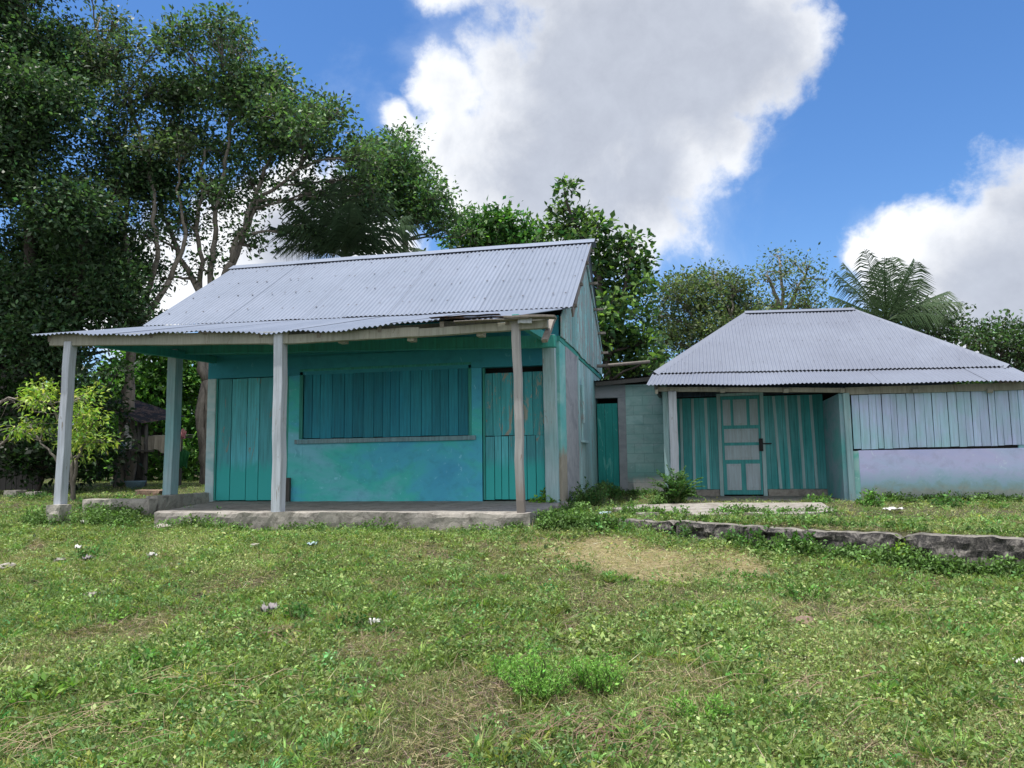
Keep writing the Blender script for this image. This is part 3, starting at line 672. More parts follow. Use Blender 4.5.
# shutter window
w = MB(); w.box(wx0-.07, wx0, YC-.012, YC+.1, wbot, wtop+.03); w.box(wx1, wx1+.055, YC-.012, YC+.1, wbot, wtop+.03); w.box(wx0-.07, wx1+.055, YC-.016, YC+.1, wtop+.032, wtop+.075)
win = w.build('window', Md['beam_teal'], A, bevel=.004)
s_ = MB(); planks(s_, (wx0+.012, YC+.030), (wx1-.004, YC+.030), wbot+.012, wtop+.02, 17, .025, .007, zj=.006, wj=.3); s_.build('shutter', Md['shutter'], win, bevel=.003)
s_ = MB(); s_.beam((wx0-.13, YC-.03, wbot-.045), (wx1+.13, YC-.03, wbot-.035), .07, .075, n=8, jit=.004); s_.build('sill', Md['sill'], win, bevel=.006)
mb = MB(); mb.beam((dLx1+.05, YC-.05, FL), (dLx1+.05, YC-.05, FL+.42), .07, .06, n=3, jit=.005); mb.build('prop_stub', Md['darkwood'], A)
# porch posts
def post(px0, py0, px1, py1, Yp, w, key, lab, z0=None, d=None, n=7, jit=.006):
    p0 = atY(px0, py0, Yp); p1 = atY(px1, py1, Yp); m = MB()
    if z0 is not None:
        p0 = p0 + (p1-p0)*((z0-p0[2])/(p1[2]-p0[2]))
    m.beam(p0, p1, w, d or w, n=n, jit=jit, up=(0, 1, 0)); return m.build('porch_post', Md[key], A, bevel=.010, label=lab)
post(60.5, 507, 70.5, 342, YA, .125, 'post_white', 'outer left porch post on its own stone stub', .62, .14)
post(278.5, 506, 281, 334, YA, .135, 'post_white', 'front porch post in the middle, grey white and dark at the foot', FL-.01, .16)
post(521, 511, 516, 320, YA, .105, 'post_grey', 'thin knotty grey porch post at the right', FL-.12, .10, 10, .009)
post(170, 505, 176, 350, YB, .17, 'post_teal', 'thick pale teal post at the left end of the slab', FL-.01, .2)
post(553, 505, 548.5, 335, YB+.45, .205, 'post_teal', 'wide pale post standing in front of the right corner', FL-.01, .14)
# beams
def pbeam(nm, a, b_, Yp, w, h, key, n=12, jit=.004, par=A, zo=0, lab=None):
    p0 = atY(*a, Yp); p1 = atY(*b_, Yp); p0[2] += zo; p1[2] += zo
    m = MB(); m.beam(p0, p1, w, h, n=n, jit=jit); return m.build(nm, Md[key], par, bevel=.006, label=lab)
pbeam('front_beam', (52, 340.5, ), (290, 338), YA, .10, .17, 'fascia')
pbeam('front_beam', (270, 340.5), (420, 332), YA+.005, .09, .13, 'fascia')
pbeam('front_beam', (412, 333.5), (548, 324), YA+.01, .10, .11, 'fascia')
pbeam('middle_beam', (146, 350), (556, 341.5), YB, .12, .19, 'beam_teal')
pbeam('wall_plate', (205, 353), (556, 343), YC-.10, .08, .10, 'beam_teal')
m = MB()
for xx in (XL+.12, XR-.08):
    m = MB(); m.beam((xx, YC+.05, 3.52), (xx, YA, 3.40), .09, .13, n=4, jit=.003); m.build('side_beam', Md['beam_teal'], A, bevel=.006)
# rafters of the porch roof and the small cleats below the beam
_ev = [atY(x, y, YA-.14) for x, y in ((30, 336), (60, 334.5), (150, 334), (235, 330.5), (262, 334), (300, 331.5), (345, 331), (365, 326), (400, 323), (440, 320), (480, 318.5), (535, 316.5))]
PRb = lambda x: np.interp(x, [q[0] for q in _ev], [q[2] for q in _ev])
for i, xx in enumerate(np.linspace(-9.45, -2.3, 9)):
    m = MB(); m.beam((xx, YA-.05, float(PRb(xx))-.045), (xx+random.uniform(-.05, .05), YC-.0, 3.93), .055, .085, n=3, jit=.004); m.build('rafter', Md['greywood'], A)
for (px, py) in ((343, 340), (412, 338), (481, 333), (272, 341)):
    p = atY(px, py, YA+.10); m = MB(); m.box(p[0]-.05, p[0]+.05, p[1]-.06, p[1]+.08, p[2]-.05, p[2]+.035); m.build('cleat', Md['fascia'], A, bevel=.008)
# porch roof
mbp = MB()
def psag(u, t):
    x = -9.66 + u*7.21
    return (float(PRb(x))-3.58)*t + .012*math.sin(u*23)*t + .008*math.sin(u*61+2)*t*t
nr = corr(mbp, (-10.12, YC+.1, 4.245), (-1.95, YC+.1, 4.125), (-9.66, YA-.16, 3.58), (-2.45, YA-.10, 3.58), sag=psag, nv=8, ragged=.05, amp=.012, pitch=.086)
prf = mbp.build('porch_roof', [Md['tin_a'], Md['nail']], A, True, label='low sagging metal porch roof with a ragged edge')
# torn bits and broken boards at the right end of the eave
for (a, b_, w, h, k) in (((440, 319), (545, 315), .05, .02, 'tin_rust'), ((455, 322.5), (530, 319), .14, .015, 'greywood'), ((505, 318), (556, 317), .16, .03, 'greywood'), ((518, 321), (532, 321), .04, .06, 'post_white'), ((430, 318), (500, 314), .10, .008, 'tin_rust')):
    pbeam('torn_edge', a, b_, YA-.12, w, h, k, 6, .006)
p0 = atY(553, 318, YA+.3); p1 = atY(544.5, 341, YA-.1); m = MB(); m.beam(p0, p1, .075, .05, n=4, jit=.004); m.build('broken_board', Md['greywood'], A, label='short broken board hanging from the eave corner')
# main roof
YM = 15.5; RZ = 6.08; EZ = 4.10
roof = MB()
fr_ = ((-10.15, YM, RZ+.03), (-1.86, YM, RZ), (-10.10, YC-.16, EZ+.10), (-1.86, YC-.10, EZ))
bk_ = ((-1.94, YM, RZ), (-10.15, YM, RZ+.03), (-2.07, YR+.25, EZ+.02), (-10.10, YR+.25, EZ+.06))
nf_ = corr(roof, *fr_, nv=6, ragged=.04, amp=.011, pitch=.086, lift=.012, sag=lambda u, t: .012*math.sin(u*19)*math.sin(t*3)); nails(roof, *fr_, nf_, (.13, .36, .6, .84), 24, amp=.030)
nb_ = corr(roof, *bk_, nv=4, amp=.011, pitch=.086, lift=.03)
ro = roof.build('roof', [Md['tin_a'], Md['nail']], A, True)
rc = MB()
for s in (-1, 1):
    for k in range(5):
        u0, u1 = k/5-.003, (k+1)/5+.003; xa, xb = -10.17+8.34*u0, -10.17+8.34*u1; l_ = .052+.004*(k % 2)
        za, zb_ = RZ+.03*(1-u0)+l_, RZ+.03*(1-u1)+l_
        rc.quad((xa, YM, za), (xb, YM, zb_), (xb, YM+s*.20, zb_-.128), (xa, YM+s*.20, za-.128))
rco = rc.build('ridge_cap', Md['tin_a'], ro); so = rco.modifiers.new('t', 'SOLIDIFY'); so.thickness = .004
# verge boards / ridge end
m = MB(); m.beam((-1.90, YC+.1, EZ-.06), (-1.90, YM, RZ-.06), .03, .14, n=5, jit=.003); m.build('verge_board', Md['greywood'], A)
m = MB(); m.beam((-2.03, YM, RZ-.06), (-2.06, YR+.2, EZ-.03), .03, .10, n=5, jit=.003); m.build('verge_board', Md['gable'], A)
# purlins with ends sticking out past the rear slope
for t in (.04, .30, .52, .74, .93):
    yy, zz = YM+(YR+.1-YM)*t, RZ-.09+(EZ-RZ)*t; m = MB(); m.beam((-10.0, yy, zz), (-1.90+random.uniform(.0, .08), yy, zz+.01), .09, .05, n=3, jit=.004); m.build('purlin', Md['greywood'], A)
for t in (.3, .62, .9):
    yy, zz = YM+(YC-YM)*t, RZ-.09+(EZ-RZ)*t; m = MB(); m.beam((-10.0, yy, zz), (-1.84, yy, zz), .09, .05, n=3, jit=.003); m.build('purlin', Md['greywood'], A)
m = MB(); q0 = atY(601, 366, 17.5); q1 = atY(650, 361.5, 17.5); m.tube([q0-np.array([.6, 0, -.04]), q0, q1], [.04, .04, .035], 7); m.build('projecting_pole', Md['greywood'], A, True)
# gable boards (right side), skirt slightly proud of the wall below
gtop = lambda u: (lambda y: (RZ-.10 - (RZ-EZ)*abs(y-YM)/((YM-YC) if y < YM else (YR+.2-YM))))(YC-.05+(YR+.1-YC)*u)
m = MB(); planks(m, (XR+.03, YC-.05), (XR+.03, YR+.05), 3.62, 4, 30, .022, .009, out=(1, 0, 0), zj=.012, top=gtop, bot=lambda u: 3.62+.02*math.sin(u*9), wj=.4)
gw = m.build('gable_wall', Md['gable'], A, bevel=.003)
m = MB(); m.beam((XR-.02, YC-.05, 3.60), (XR-.02, YR, 3.58), .09, .08); m.build('girt', Md['beam_teal'], A)
m = MB(); planks(m, (XL-.03, YC-.05), (XL-.03, YR+.05), 3.62, 4, 24, .022, .006, out=(-1, 0, 0), top=gtop); m.build('gable_wall', Md['gable'], A)
# side walls and back
m = MB(); m.box(XR-.02, XR+.03, Y2+.01, Y2+.13, .7, 3.58); planks(m, (XR-.02, Y2+.13), (XR-.02, YR), .75, 3.55, 19, .022, .010, out=(1, 0, 0), zj=.02, wj=.35); m.build('side_wall', Md['sidewood'], A, bevel=.003)
m = MB(); planks(m, (XL+.02, YC+.2), (XL+.02, YR), .75, 3.62, 24, .022, .004, out=(-1, 0, 0)); m.build('side_wall', Md['gable'], A)
m = MB(); planks(m, (XL, YR), (XR-.02, YR), .75, 3.9, 26, .022, .003, out=(0, 1, 0)); m.build('back_wall', Md['gable'], A)
# ajar side shutter
m = MB(); ya, yb = yX(580, 400), yX(584.5, 400); za_, zb_ = 1.97, 3.05; m.box(XR+.012, XR+.05, ya, yb, za_, zb_); m.box(XR+.052, XR+.085, ya-.03, ya+.05, 2.3, 3.2)
sw = m.build('side_window', Md['sidewood'], A, bevel=.004); m = MB(); m.box(XR+.012, XR+.08, ya-.06, yb+.06, za_-.05, za_-.005); m.build('sill', Md['batten'], sw)

# stub under the outer post
s_ = atY(58, 512, 9.6); rough_grid_box('footing_stone', s_[0]-.12, s_[0]+.12, 9.50, 9.72, .5, 1.0, .045, .022, Md['footing'], A, 6, .03)

# ------------------------------------------------------------------ SHED between the houses
S = empty('block_shed', (-1.3, 17.4, .9), 'small mint block shed with deep green door between the two houses', 'shed')
YS = 17.45
sx = lambda px: xat(px, 430, YS)
m = MB(); xa, xb, xc_ = sx(595), sx(618.5), sx(668)
sh = zat(620, 386, YS); dh = zat(606, 398, YS); m.box(xb+.16, xc_, YS, YS+.16, .6, sh+.02); m.build('wall', Md['blockwall'], S)
m = MB(); m.box(XR+.0, xb+.18, YS-.006, YS+.15, dh, sh+.03); m.box(xb+.0, xb+.178, YS-.006, YS+.15, .6, dh-.002); m.build('door_surround', Md['concrete_grey'], S, bevel=.008, label='bare grey door surround')
m = MB(); planks(m, (XR-.02+.05, YS+.08), (xb-.01, YS+.08), zat(606, 490, YS), zat(606, 403.5, YS), 3, .03, .004, zj=.004); m.build('door', Md['shed_door'], S, bevel=.003)
m = MB(); m.box(XR+.02, xc_, YS+.6, YS+.64, .8, 3.1); m.box(XR+.02, XR+.05, YS+.17, YS+3, .8, 3.1); m.build('interior_shade_sheet', Md['void'], S)
m = MB(); z1_, z2_ = zat(596, 379.5, YS-.3), zat(650, 373.5, YS-.3)
nn_ = corr(m, (XR-.0, YS+3.2, z1_+.02), (-.55, YS+3.2, z2_+.05), (XR-.0, YS-.3, z1_-.03), (-.62, YS-.3, z2_-.03), nv=3); m.build('roof', Md['tin_rust'], S, True)
m = MB(); m.beam((XR+.05, YS-.24, z1_-.10), (-.6, YS-.24, z2_-.10), .05, .09, n=4, jit=.003); m.build('fascia', Md['darkwood'], S)
m = MB(); m.box(XR+.05, -.5, YS+3.0, YS+3.1, .8, 3.2); m.build('back_wall', Md['blockwall'], S)

# ------------------------------------------------------------------ HOUSE B (hip roof)
YF, YK, FB = 14.93, 16.75, .80
H = empty('hip_roof_house', (2.5, 15, FB), 'low turquoise and lilac house with a grey hip roof at the right', 'house')
bx0, bx1 = xat(676, 440, YK), 2.63; EX = 5.62
m = MB(); planks(m, (bx0-.05, YK), (xat(719, 440, YK), YK), FB+.14, 2.86, 5, .022, .006, zj=.0); m.build('wall', Md['wall2'], H)
m = MB(); planks(m, (xat(764, 440, YK), YK), (bx1, YK), FB+.14, 2.86, 9, .022, .006, zj=.0); m.build('wall', Md['wall2'], H)
for (tx, bx) in ((680.5, 683), (692, 695), (705, 709), (773, 781), (785, 792), (798, 804.5), (810, 817)):
    x0_, x1_ = xat(tx, 392, YK), xat(bx, 489, YK); m = MB(); m.beam((x1_, YK-.032, FB+.15), (x0_, YK-.032, 2.85), .055, .02, up=(0, 1, 0), n=3, jit=.002); m.build('batten', Md['batten'], H)
dx0, dx1 = xat(722, 440, YK), xat(761, 440, YK); dz0, dz1 = FB+.03, zat(741, 396, YK)
m = MB(); m.box(dx0-.08, dx0-.004, YK-.05, YK+.04, FB, dz1+.06); m.box(dx1+.004, dx1+.08, YK-.05, YK+.04, FB, dz1+.06); m.box(dx0-.004, dx1+.004, YK-.045, YK+.04, dz1+.008, dz1+.06); m.build('door_frame', Md['batten'], H, bevel=.004)
m = MB(); m.box(dx0, dx1, YK-.02, YK+.02, dz0, dz1); door = m.build('door', Md['doorframe2'], H, bevel=.004, label='teal panelled door with greyish white panels')
W_ = dx1-dx0; D_ = dz1-dz0
def dpanel(u0, u1, v0, v1):
    q = MB(); a, b_, c_, d_ = dx0+W_*u0, dx0+W_*u1, dz0+D_*v0, dz0+D_*v1
    q.box(a, b_, YK-.032, YK-.018, c_, d_); q.box(a+.045, b_-.045, YK-.040, YK-.030, c_+.045, d_-.045); q.build('panel', Md['panelwhite'], door, bevel=.006)
for a in ((.05, .25, .70, .965), (.32, .66, .70, .965), (.74, .95, .70, .965), (.06, .94, .525, .665), (.06, .94, .35, .495), (.09, .46, .045, .31), (.58, .94, .045, .31)): dpanel(*a)
m = MB(); m.box(dx1-.045, dx1+.03, YK-.085, YK-.051, 1.72, 1.98); m.box(dx1-.02, dx1+.20, YK-.075, YK-.060, 1.86, 1.885); m.build('latch', Md['iron'], door)
rough_grid_box('plinth', bx0-.05, dx0-.09, YK-.06, YK+.1, FB-.1, FB+.135, .06, .012, Md['footing'], H, 5, .01)
rough_grid_box('plinth', dx1+.09, bx1, YK-.06, YK+.1, FB-.1, FB+.135, .06, .012, Md['footing'], H, 5, .01)
m = MB(); m.box(bx1, bx1+.14, YF+.02, YK+.05, FB-.1, 2.72); m.build('recess_wall', Md['reveal'], H, label='grey teal side wall of the porch recess')
rough_grid_box('porch_floor', -.45, 2.70, YF-.05, YK+.05, .5, FB, .1, .012, Md['slab'], H, 3, .01)
# posts and beams
m = MB(); m.beam((-.335, YF, .70), (-.335, YF, zat(673, 391.5, YF)), .155, .15, n=6, jit=.004); m.build('porch_post', Md['lilacpost'] if 'lilacpost' in Md else Md['post_white'], H, bevel=.012, label='round edged pale blue post beside the small weed')
m = MB(); p_ = xat(848.5, 445, YF); m.beam((p_+.01, YF-.01, .62), (p_-.0, YF-.01, 2.72), .11, .11, n=6, jit=.003); m.build('porch_post', Md['mintpost'] if 'mintpost' in Md else Md['post_teal'], H, bevel=.008)
m = MB(); q_ = xat(666.5, 440, YF+.4); m.beam((q_, YF+.4, .75), (q_, YF+.4, 2.95), .10, .04, n=4, jit=.003); m.build('corner_board', Md['batten'], H)
bz0 = zat(655, 391, YF); bz1 = zat(1024, 391-6, YF)
m = MB(); m.beam((-.60, YF, zat(650, 389.6, YF)), (2.72, YF, zat(846, 390.2, YF)), .10, .085, n=8, jit=.003); m.build('eave_beam', Md['fascia'], H, bevel=.005)
m = MB(); m.beam((2.73, YF-.01, zat(852, 391, YF)), (EX, YF-.01, zat(1028, 386, YF)), .10, .13, n=8, jit=.003); m.build('eave_beam', Md['fascia'], H, bevel=.005)
for px in (722.5, 786, 843, 915, 990):
    x_ = xat(px, 390, YF-.1); m = MB(); zz_ = zat(px, 390.5, YF-.1); m.box(x_-.045, x_+.045, YF-.12, YF-.055, zz_-.04, zz_+.035); m.build('rafter_end', Md['fascia'], H, bevel=.006)
# right front wall
jz = zat(853, 450.5, YF)
m = MB(); planks(m, (p_+.085, YF+.03), (EX, YF+.03), jz+.02, 2.7, 22, .022, .008, zj=.008, lean=.006, wj=.3, top=lambda u: zat(852, 395, YF)*(1-u)+zat(1026, 389.5, YF)*u, bot=lambda u: jz+.02+.035*u); m.build('board_wall', Md['lilac_board'], H, bevel=.003)
mk = Md['mint_strip']; m = MB(); m.box(p_+.07, p_+.16, YF-.012, YF+.10, .7, jz-.01); m.build('pilaster', mk, H)
m = MB(); m.box(p_+.16, EX, YF-.002, YF+.14, .5, jz); m.build('lower_wall', Md['lilac_wall'], H, bevel=.006)
m = MB(); m.box(p_+.07, EX, YF+.06, YF+.09, jz, 2.7); m.build('interior_shade_sheet', Md['void'], H)
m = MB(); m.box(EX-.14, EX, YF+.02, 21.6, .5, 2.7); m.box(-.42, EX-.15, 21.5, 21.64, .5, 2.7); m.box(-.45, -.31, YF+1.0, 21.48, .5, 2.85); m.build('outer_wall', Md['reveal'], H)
m = MB(); m.box(-.30, EX-.16, YK+.12, YK+.14, .8, 2.9); m.build('interior_shade_sheet', Md['void'], H)
# roof
brk = 15.43
R0 = (1.34, 18.33, 4.93); R1 = (3.60, 18.33, 4.87)
C0 = (-.70, brk, 3.26); C1 = (5.62, brk, 3.14); K0 = (-.70, 21.25, 3.2); K1 = (5.62, 21.25, 3.14)
def hip(mb, A0, A1, B0, B1, pitch=.072, amp=.010, lift=.02):
    """trapezoid with waves straight down the slope, clipped by the hips"""
    A0, A1, B0, B1 = [np.array(q, float) for q in (A0, A1, B0, B1)]
    d = (B1-B0); L = np.linalg.norm(d); d = d/L
    ua, ub = (A0-B0) @ d, (A1-B0) @ d
    n = int(L/pitch*8); top = []; 
    nrm = np.cross(d, A0-B0); nrm /= np.linalg.norm(nrm); nrm = nrm if nrm[2] > 0 else -nrm
    sl = (A0-B0) - d*ua; nv = 5
    base = len(mb.v)
    for i in range(n+1):
        u = L*i/n
        t = u/ua if u < ua else ((L-u)/(L-ub) if u > ub else 1.0)
        t = max(0, min(1, t)); bb = B0*(1-u/L)+B1*(u/L)
        aa = A0 + (A1-A0)*((u-ua)/(ub-ua)) if (ub-ua > .01 and ua <= u <= ub) else None
        up = (aa-bb) if aa is not None else sl*t
        lf = .004*(int(u/.82) % 2)
        for j in range(nv+1): mb.v.append(tuple(bb + up*j/nv + nrm*(amp*math.sin(2*PI*u/pitch)+lift+lf)))
    for i in range(n):
        for j in range(nv):
            q = base+i*(nv+1)+j; mb.f.append((q, q+nv+1, q+nv+2, q+1)); mb.m.append(0)
rb = MB(); hip(rb, R0, R1, C0, C1); hip(rb, R1, R0, K1, K0); hip(rb, R0, R0, K0, C0); hip(rb, R1, R1, C1, K1)
nl = np.cross(np.array(C1)-np.array(C0), np.array(R0)-np.array(C0)); nl /= np.linalg.norm(nl)
nails(rb, (R0[0]-.3, R0[1]-.5, R0[2]-.3), (R1[0]+.3, R1[1]-.5, R1[2]-.3), (C0[0]+.4, C0[1]+.15, C0[2]+.1), (C1[0]-.4, C1[1]+.15, C1[2]+.1), nl, (.1, .5, .92), 18, amp=.034, r=.012)
hro = rb.build('roof', [Md['tin_b'], Md['nail']], H, True)
rc = MB()
def cap(a, b_, wv=.13):
    a = np.array(a, float); b_ = np.array(b_, float); d = (b_-a)/np.linalg.norm(b_-a); s = np.cross(d, [0, 0, 1]); s /= np.linalg.norm(s)
    up = np.array([0, 0, .05]); dn = np.array([0, 0, -.028])
    rc.quad(a+up, b_+up, b_+s*wv+dn, a+s*wv+dn); rc.quad(b_+up, a+up, a-s*wv+dn, b_-s*wv+dn)
cap(np.array(R0)-[.05, 0, 0], np.array(R1)+[.05, 0, 0], .15)
for r_, c_ in ((R0, C0), (R1, C1), (R0, K0), (R1, K1)): cap(r_, c_, .12)
o = rc.build('ridge_cap', Md['tin_b'], hro); so = o.modifiers.new('t', 'SOLIDIFY'); so.thickness = .004
pr_ = MB(); corr(pr_, (-.72, brk+.12, 3.29), (5.66, brk+.12, 3.17), (-.80, YF-.42, 2.955), (5.75, YF-.42, 2.80), pitch=.072, amp=.010, nv=5, ragged=.03, sag=lambda u, t: .012*math.sin(u*17)*t-.01*math.sin(u*PI)*t)
pr_.build('porch_roof', Md['tin_b'], H, True)
m = MB(); m.beam((-.62, YF-.3, 2.83), (-.62, brk, 3.18), .05, .08); m.build('rafter', Md['fascia'], H)
m = MB(); m.box(-.69, -.64, brk-.1, 21.2, 2.95, 3.2); m.box(-.6, 5.6, 21.2, 21.25, 2.9, 3.12); m.build('soffit_board', Md['greywood'], H)

# concrete apron in front of the right house
def slabpoly(name, pts, z, th, mt, label, cat, kind=None):
    bm = bmesh.new(); vs = [bm.verts.new((p[0], p[1], z)) for p in pts]; f = bm.faces.new(vs)
    if f.normal.z < 0: f.normal_flip()
    bmesh.ops.triangulate(bm, faces=[f]); bmesh.ops.subdivide_edges(bm, edges=bm.edges, cuts=3, use_grid_fill=True)
    r = bmesh.ops.extrude_face_region(bm, geom=bm.faces[:]); 
    for v in [e for e in r['geom'] if isinstance(e, bmesh.types.BMVert)]: v.co.z -= th
    for v in bm.verts: q = v.co*3; v.co += Vector((mnoise.noise(q), mnoise.noise(q+Vector((5, 0, 0))), .12*mnoise.noise(q+Vector((0, 5, 0)))))*.05
    bmesh.ops.recalc_face_normals(bm, faces=bm.faces)
    me = bpy.data.meshes.new(name); bm.to_mesh(me); bm.free(); o = link(name, me, mt)
    return tag(o, label, cat, kind=kind)
AP = [atZ(x, y, .80) for x, y in ((612, 508), (640, 504.5), (665, 503), (745, 502.5), (822, 502.5), (836, 511), (800, 514), (740, 512.5), (700, 515), (668, 512), (640, 514), (622, 511))]
slabpoly('path', AP, .80, .16, Md['slab_white'], None, None, kind='structure')

# ------------------------------------------------------------------ old kerb
def kerb(pts, zt, zb, wd, name, label, gap=0):
    """rough stone kerb swept along plan points, front face craggy"""
    me_v = []; fs = []; mi = []
    prof = [(-.02, 0, 0), (.0, .15, 0), (-.01, .3, 0), (.0, .42, 0), (-.02, .55, 0), (0, .68, 0), (0, .8, 0), (0, .91, 0), (.03, 1, 1), (.12, 1.02, 1), (wd*.6, 1.0, 1), (wd, .97, 1), (wd+.02, .5, 0), (wd, 0, 0)]
    L = [0]
    for a, b_ in zip(pts, pts[1:]): L.append(L[-1]+math.dist(a, b_))
    n = int(L[-1]/.03); K = len(prof)
    for i in range(n+1):
        s = L[-1]*i/n; x = np.interp(s, L, [p[0] for p in pts]); y = np.interp(s, L, [p[1] for p in pts])
        z1 = np.interp(s, L, zt); z0 = np.interp(s, L, zb); nx_, ny_ = kn
        blk = .008*math.sin(s*1.9)+.008*math.sin(s*4.3+1); joint = .10*max(0, 1-abs((s+.4+.25*math.sin(s*.9)) % 1.15-.57)/.05)
        for (o_, h, t) in prof:
            z = z0+(z1-z0)*h; p = Vector((x, y, z)); fq = mnoise.noise(p*3.2)*.04 + mnoise.noise(Vector((p.x*7, p.y*7, p.z*16)))*.05 + mnoise.noise(p*22)*.018
            oo = o_ + ((fq + joint + blk) if o_ < wd*.5 and h < .99 else fq*.5); zz = z + (fq*.35 - joint*.5 if h > .9 else 0) + .01*math.sin(s*1.3)
            me_v.append((x+nx_*oo, y+ny_*oo, zz))
    for i in range(n):
        for j in range(K-1):
            a = i*K+j; fs.append((a, a+1, a+K+1, a+K)); mi.append(1 if prof[j][2] and prof[j+1][2] else 0)
    fs.append(tuple(range(K))); mi.append(0); fs.append(tuple(range(n*K, n*K+K))[::-1]); mi.append(0)
    m = MB(); m.v = me_v; m.f = fs; m.m = mi
    o = m.build(name, [Md['kerb'], Md['kerb_top']]); return tag(o, label, 'kerb')
kerb([KA-kd*.95-kn*.06, KA-kd*.1, KA+kd*1.2+kn*.02, KB-kd*.9, KB, KB+kd*3.2], [.79, .77, .76, .75, .76, .76], [.4, .3, .3, .2, .15, .1], .30, 'stone_kerb', 'long blackened stone kerb running across the yard to the right edge')

def stone(name, p, r, mt, label, cat='stone', flat=.6, group=None):
    bm = bmesh.new(); bmesh.ops.create_icosphere(bm, subdivisions=3, radius=1)
    sd = Vector((random.random()*50, random.random()*50, 0))
    for v in bm.verts:
        q = v.co.copy(); v.co = Vector((q.x*r[0], q.y*r[1], q.z*r[2]*1.0)) * (1+.35*mnoise.noise(q*1.3+sd)+.15*mnoise.noise(q*3.5+sd))
    me = bpy.data.meshes.new(name); bm.to_mesh(me); bm.free()
    o = link(name, me, mt); o.location = (float(p[0]), float(p[1]), float(p[2])); o.rotation_euler.z = random.uniform(0, 3); return tag(o, label, cat, 'loose stones lying in the yard')
def on_ground(x, y):
    lo, hi = 1.5, 60.0; d = ray(x, y)       # march the pixel's ray to the ground
    t = .5
    while t < 60:
        p = EYE+d*t
        if p[2] < float(gz(p[0], p[1])): break
        t += .02
    return p
for (x, y, s, mt, lab) in ((595, 529, .15, 'kerb', 'dark rough stone left of the kerb, nearest the house corner'), (622, 529, .13, 'kerb', 'dark rough stone between the corner weeds and the kerb'), (648, 530, .16, 'kerb', 'pale topped stone touching the left end of the kerb')):
    p = on_ground(x, y); stone('stone', p+np.array([0, .1, .03]), (s, s*.8, s*.62), Md[mt], lab)
for (x, y, s, mt, lab) in ((163, 530, .11, 'stone', 'pale flat stone in the grass below the left end of the porch slab'), (95, 599, .075, 'stone', 'small flat pale stone in the left foreground grass'), (6, 570, .09, 'stone', 'pale stone at the left edge of the grass'),
                           (183, 661, .045, 'brownstone', 'small reddish stone in the left foreground'), (805, 626, .075, 'brownstone', 'flat brown stone in the grass right of the straw patch'), (60, 563, .06, 'stone', 'low grey stone amid litter on the left'), (255, 548, .05, 'stone', 'tiny grey stone in front of the slab')):
    p = on_ground(x, y); stone('stone', p+np.array([0, 0, .035]), (s*1.3, s, s*.45), Md[mt], lab)
# concrete blocks under the left trees
for (x, y, s, lab) in ((14, 482, .2, 'pale concrete block under the left bushes'), (34, 481, .15, 'dull concrete block beside the pale one under the left bushes'), (150, 482, .35, 'long reddish block in the grass behind the porch')):
    p = atY(x, y, 15.5); z = float(gz(p[0], 15.5)); o = rough_grid_box('block', p[0]-s*.9, p[0]+s*.9, 15.4, 15.7, z-.05, z+s*.8 if s < .32 else z+.16, .08, .015, Md['footing'] if s < .32 else Md['brownstone'], None, 4, .02); tag(o, lab, 'block', 'blocks lying behind the porch')

# ------------------------------------------------------------------ litter
def crumple(name, px, py, w, h, mt, label, hgt=.05):
    p = on_ground(px, py); bm = bmesh.new(); bmesh.ops.create_grid(bm, x_segments=12, y_segments=9, size=1); sd = random.random()*99
    for v in bm.verts:
        q = v.co; n = mnoise.noise(Vector((q.x*2, q.y*2, sd))); n2 = mnoise.noise(Vector((q.x*5, q.y*5, sd+5)))
        v.co = Vector((q.x*w*(1+.4*n), q.y*h*(1+.4*n2), hgt*(.35+.9*n+.5*n2)))
    me = bpy.data.meshes.new(name); bm.to_mesh(me); bm.free(); me.shade_smooth(); o = link(name, me, Md[mt]); o.location = (p[0], p[1], p[2]+.045)
    o.rotation_euler = (0, 0, random.uniform(0, 3)); s = o.modifiers.new('t', 'SOLIDIFY'); s.thickness = .004
    return tag(o, label, 'litter', 'litter scattered over the yard')
for a in ((85, 526, .11, .06, 'plastic_white', 'crumpled white plastic sheet in weeds near the outer porch post'), (283, 524, .09, .05, 'plastic_blue', 'pale blue plastic scrap at the foot of the slab'),
          (375, 629, .045, .03, 'plastic_white', 'small crumpled white wrapper in the middle of the grass'), (605, 517, .14, .06, 'plastic_blue', 'pale blue and white plastic bag in corner weeds'),
          (1021, 672, .03, .03, 'plastic_white', 'white scrap at the right edge of the foreground'), (893, 513, .16, .05, 'plastic_white', 'flat white rag lying before the lilac wall'),
          (78, 552, .05, .03, 'plastic_white', 'tiny white scrap on the left side of the yard'), (88, 563, .07, .03, 'grey_rag', 'greyish scrap near small stones on the left'), (312, 549, .05, .03, 'plastic_blue', 'small blue scrap in the grass below the slab'),
          (152, 560, .06, .02, 'plastic_white', 'thin pale wrapper left of the porch slab'), (270, 618, .06, .05, 'grey_rag', 'grey withered rag among weeds in the middle distance', .09)):
    crumple('litter', *a)

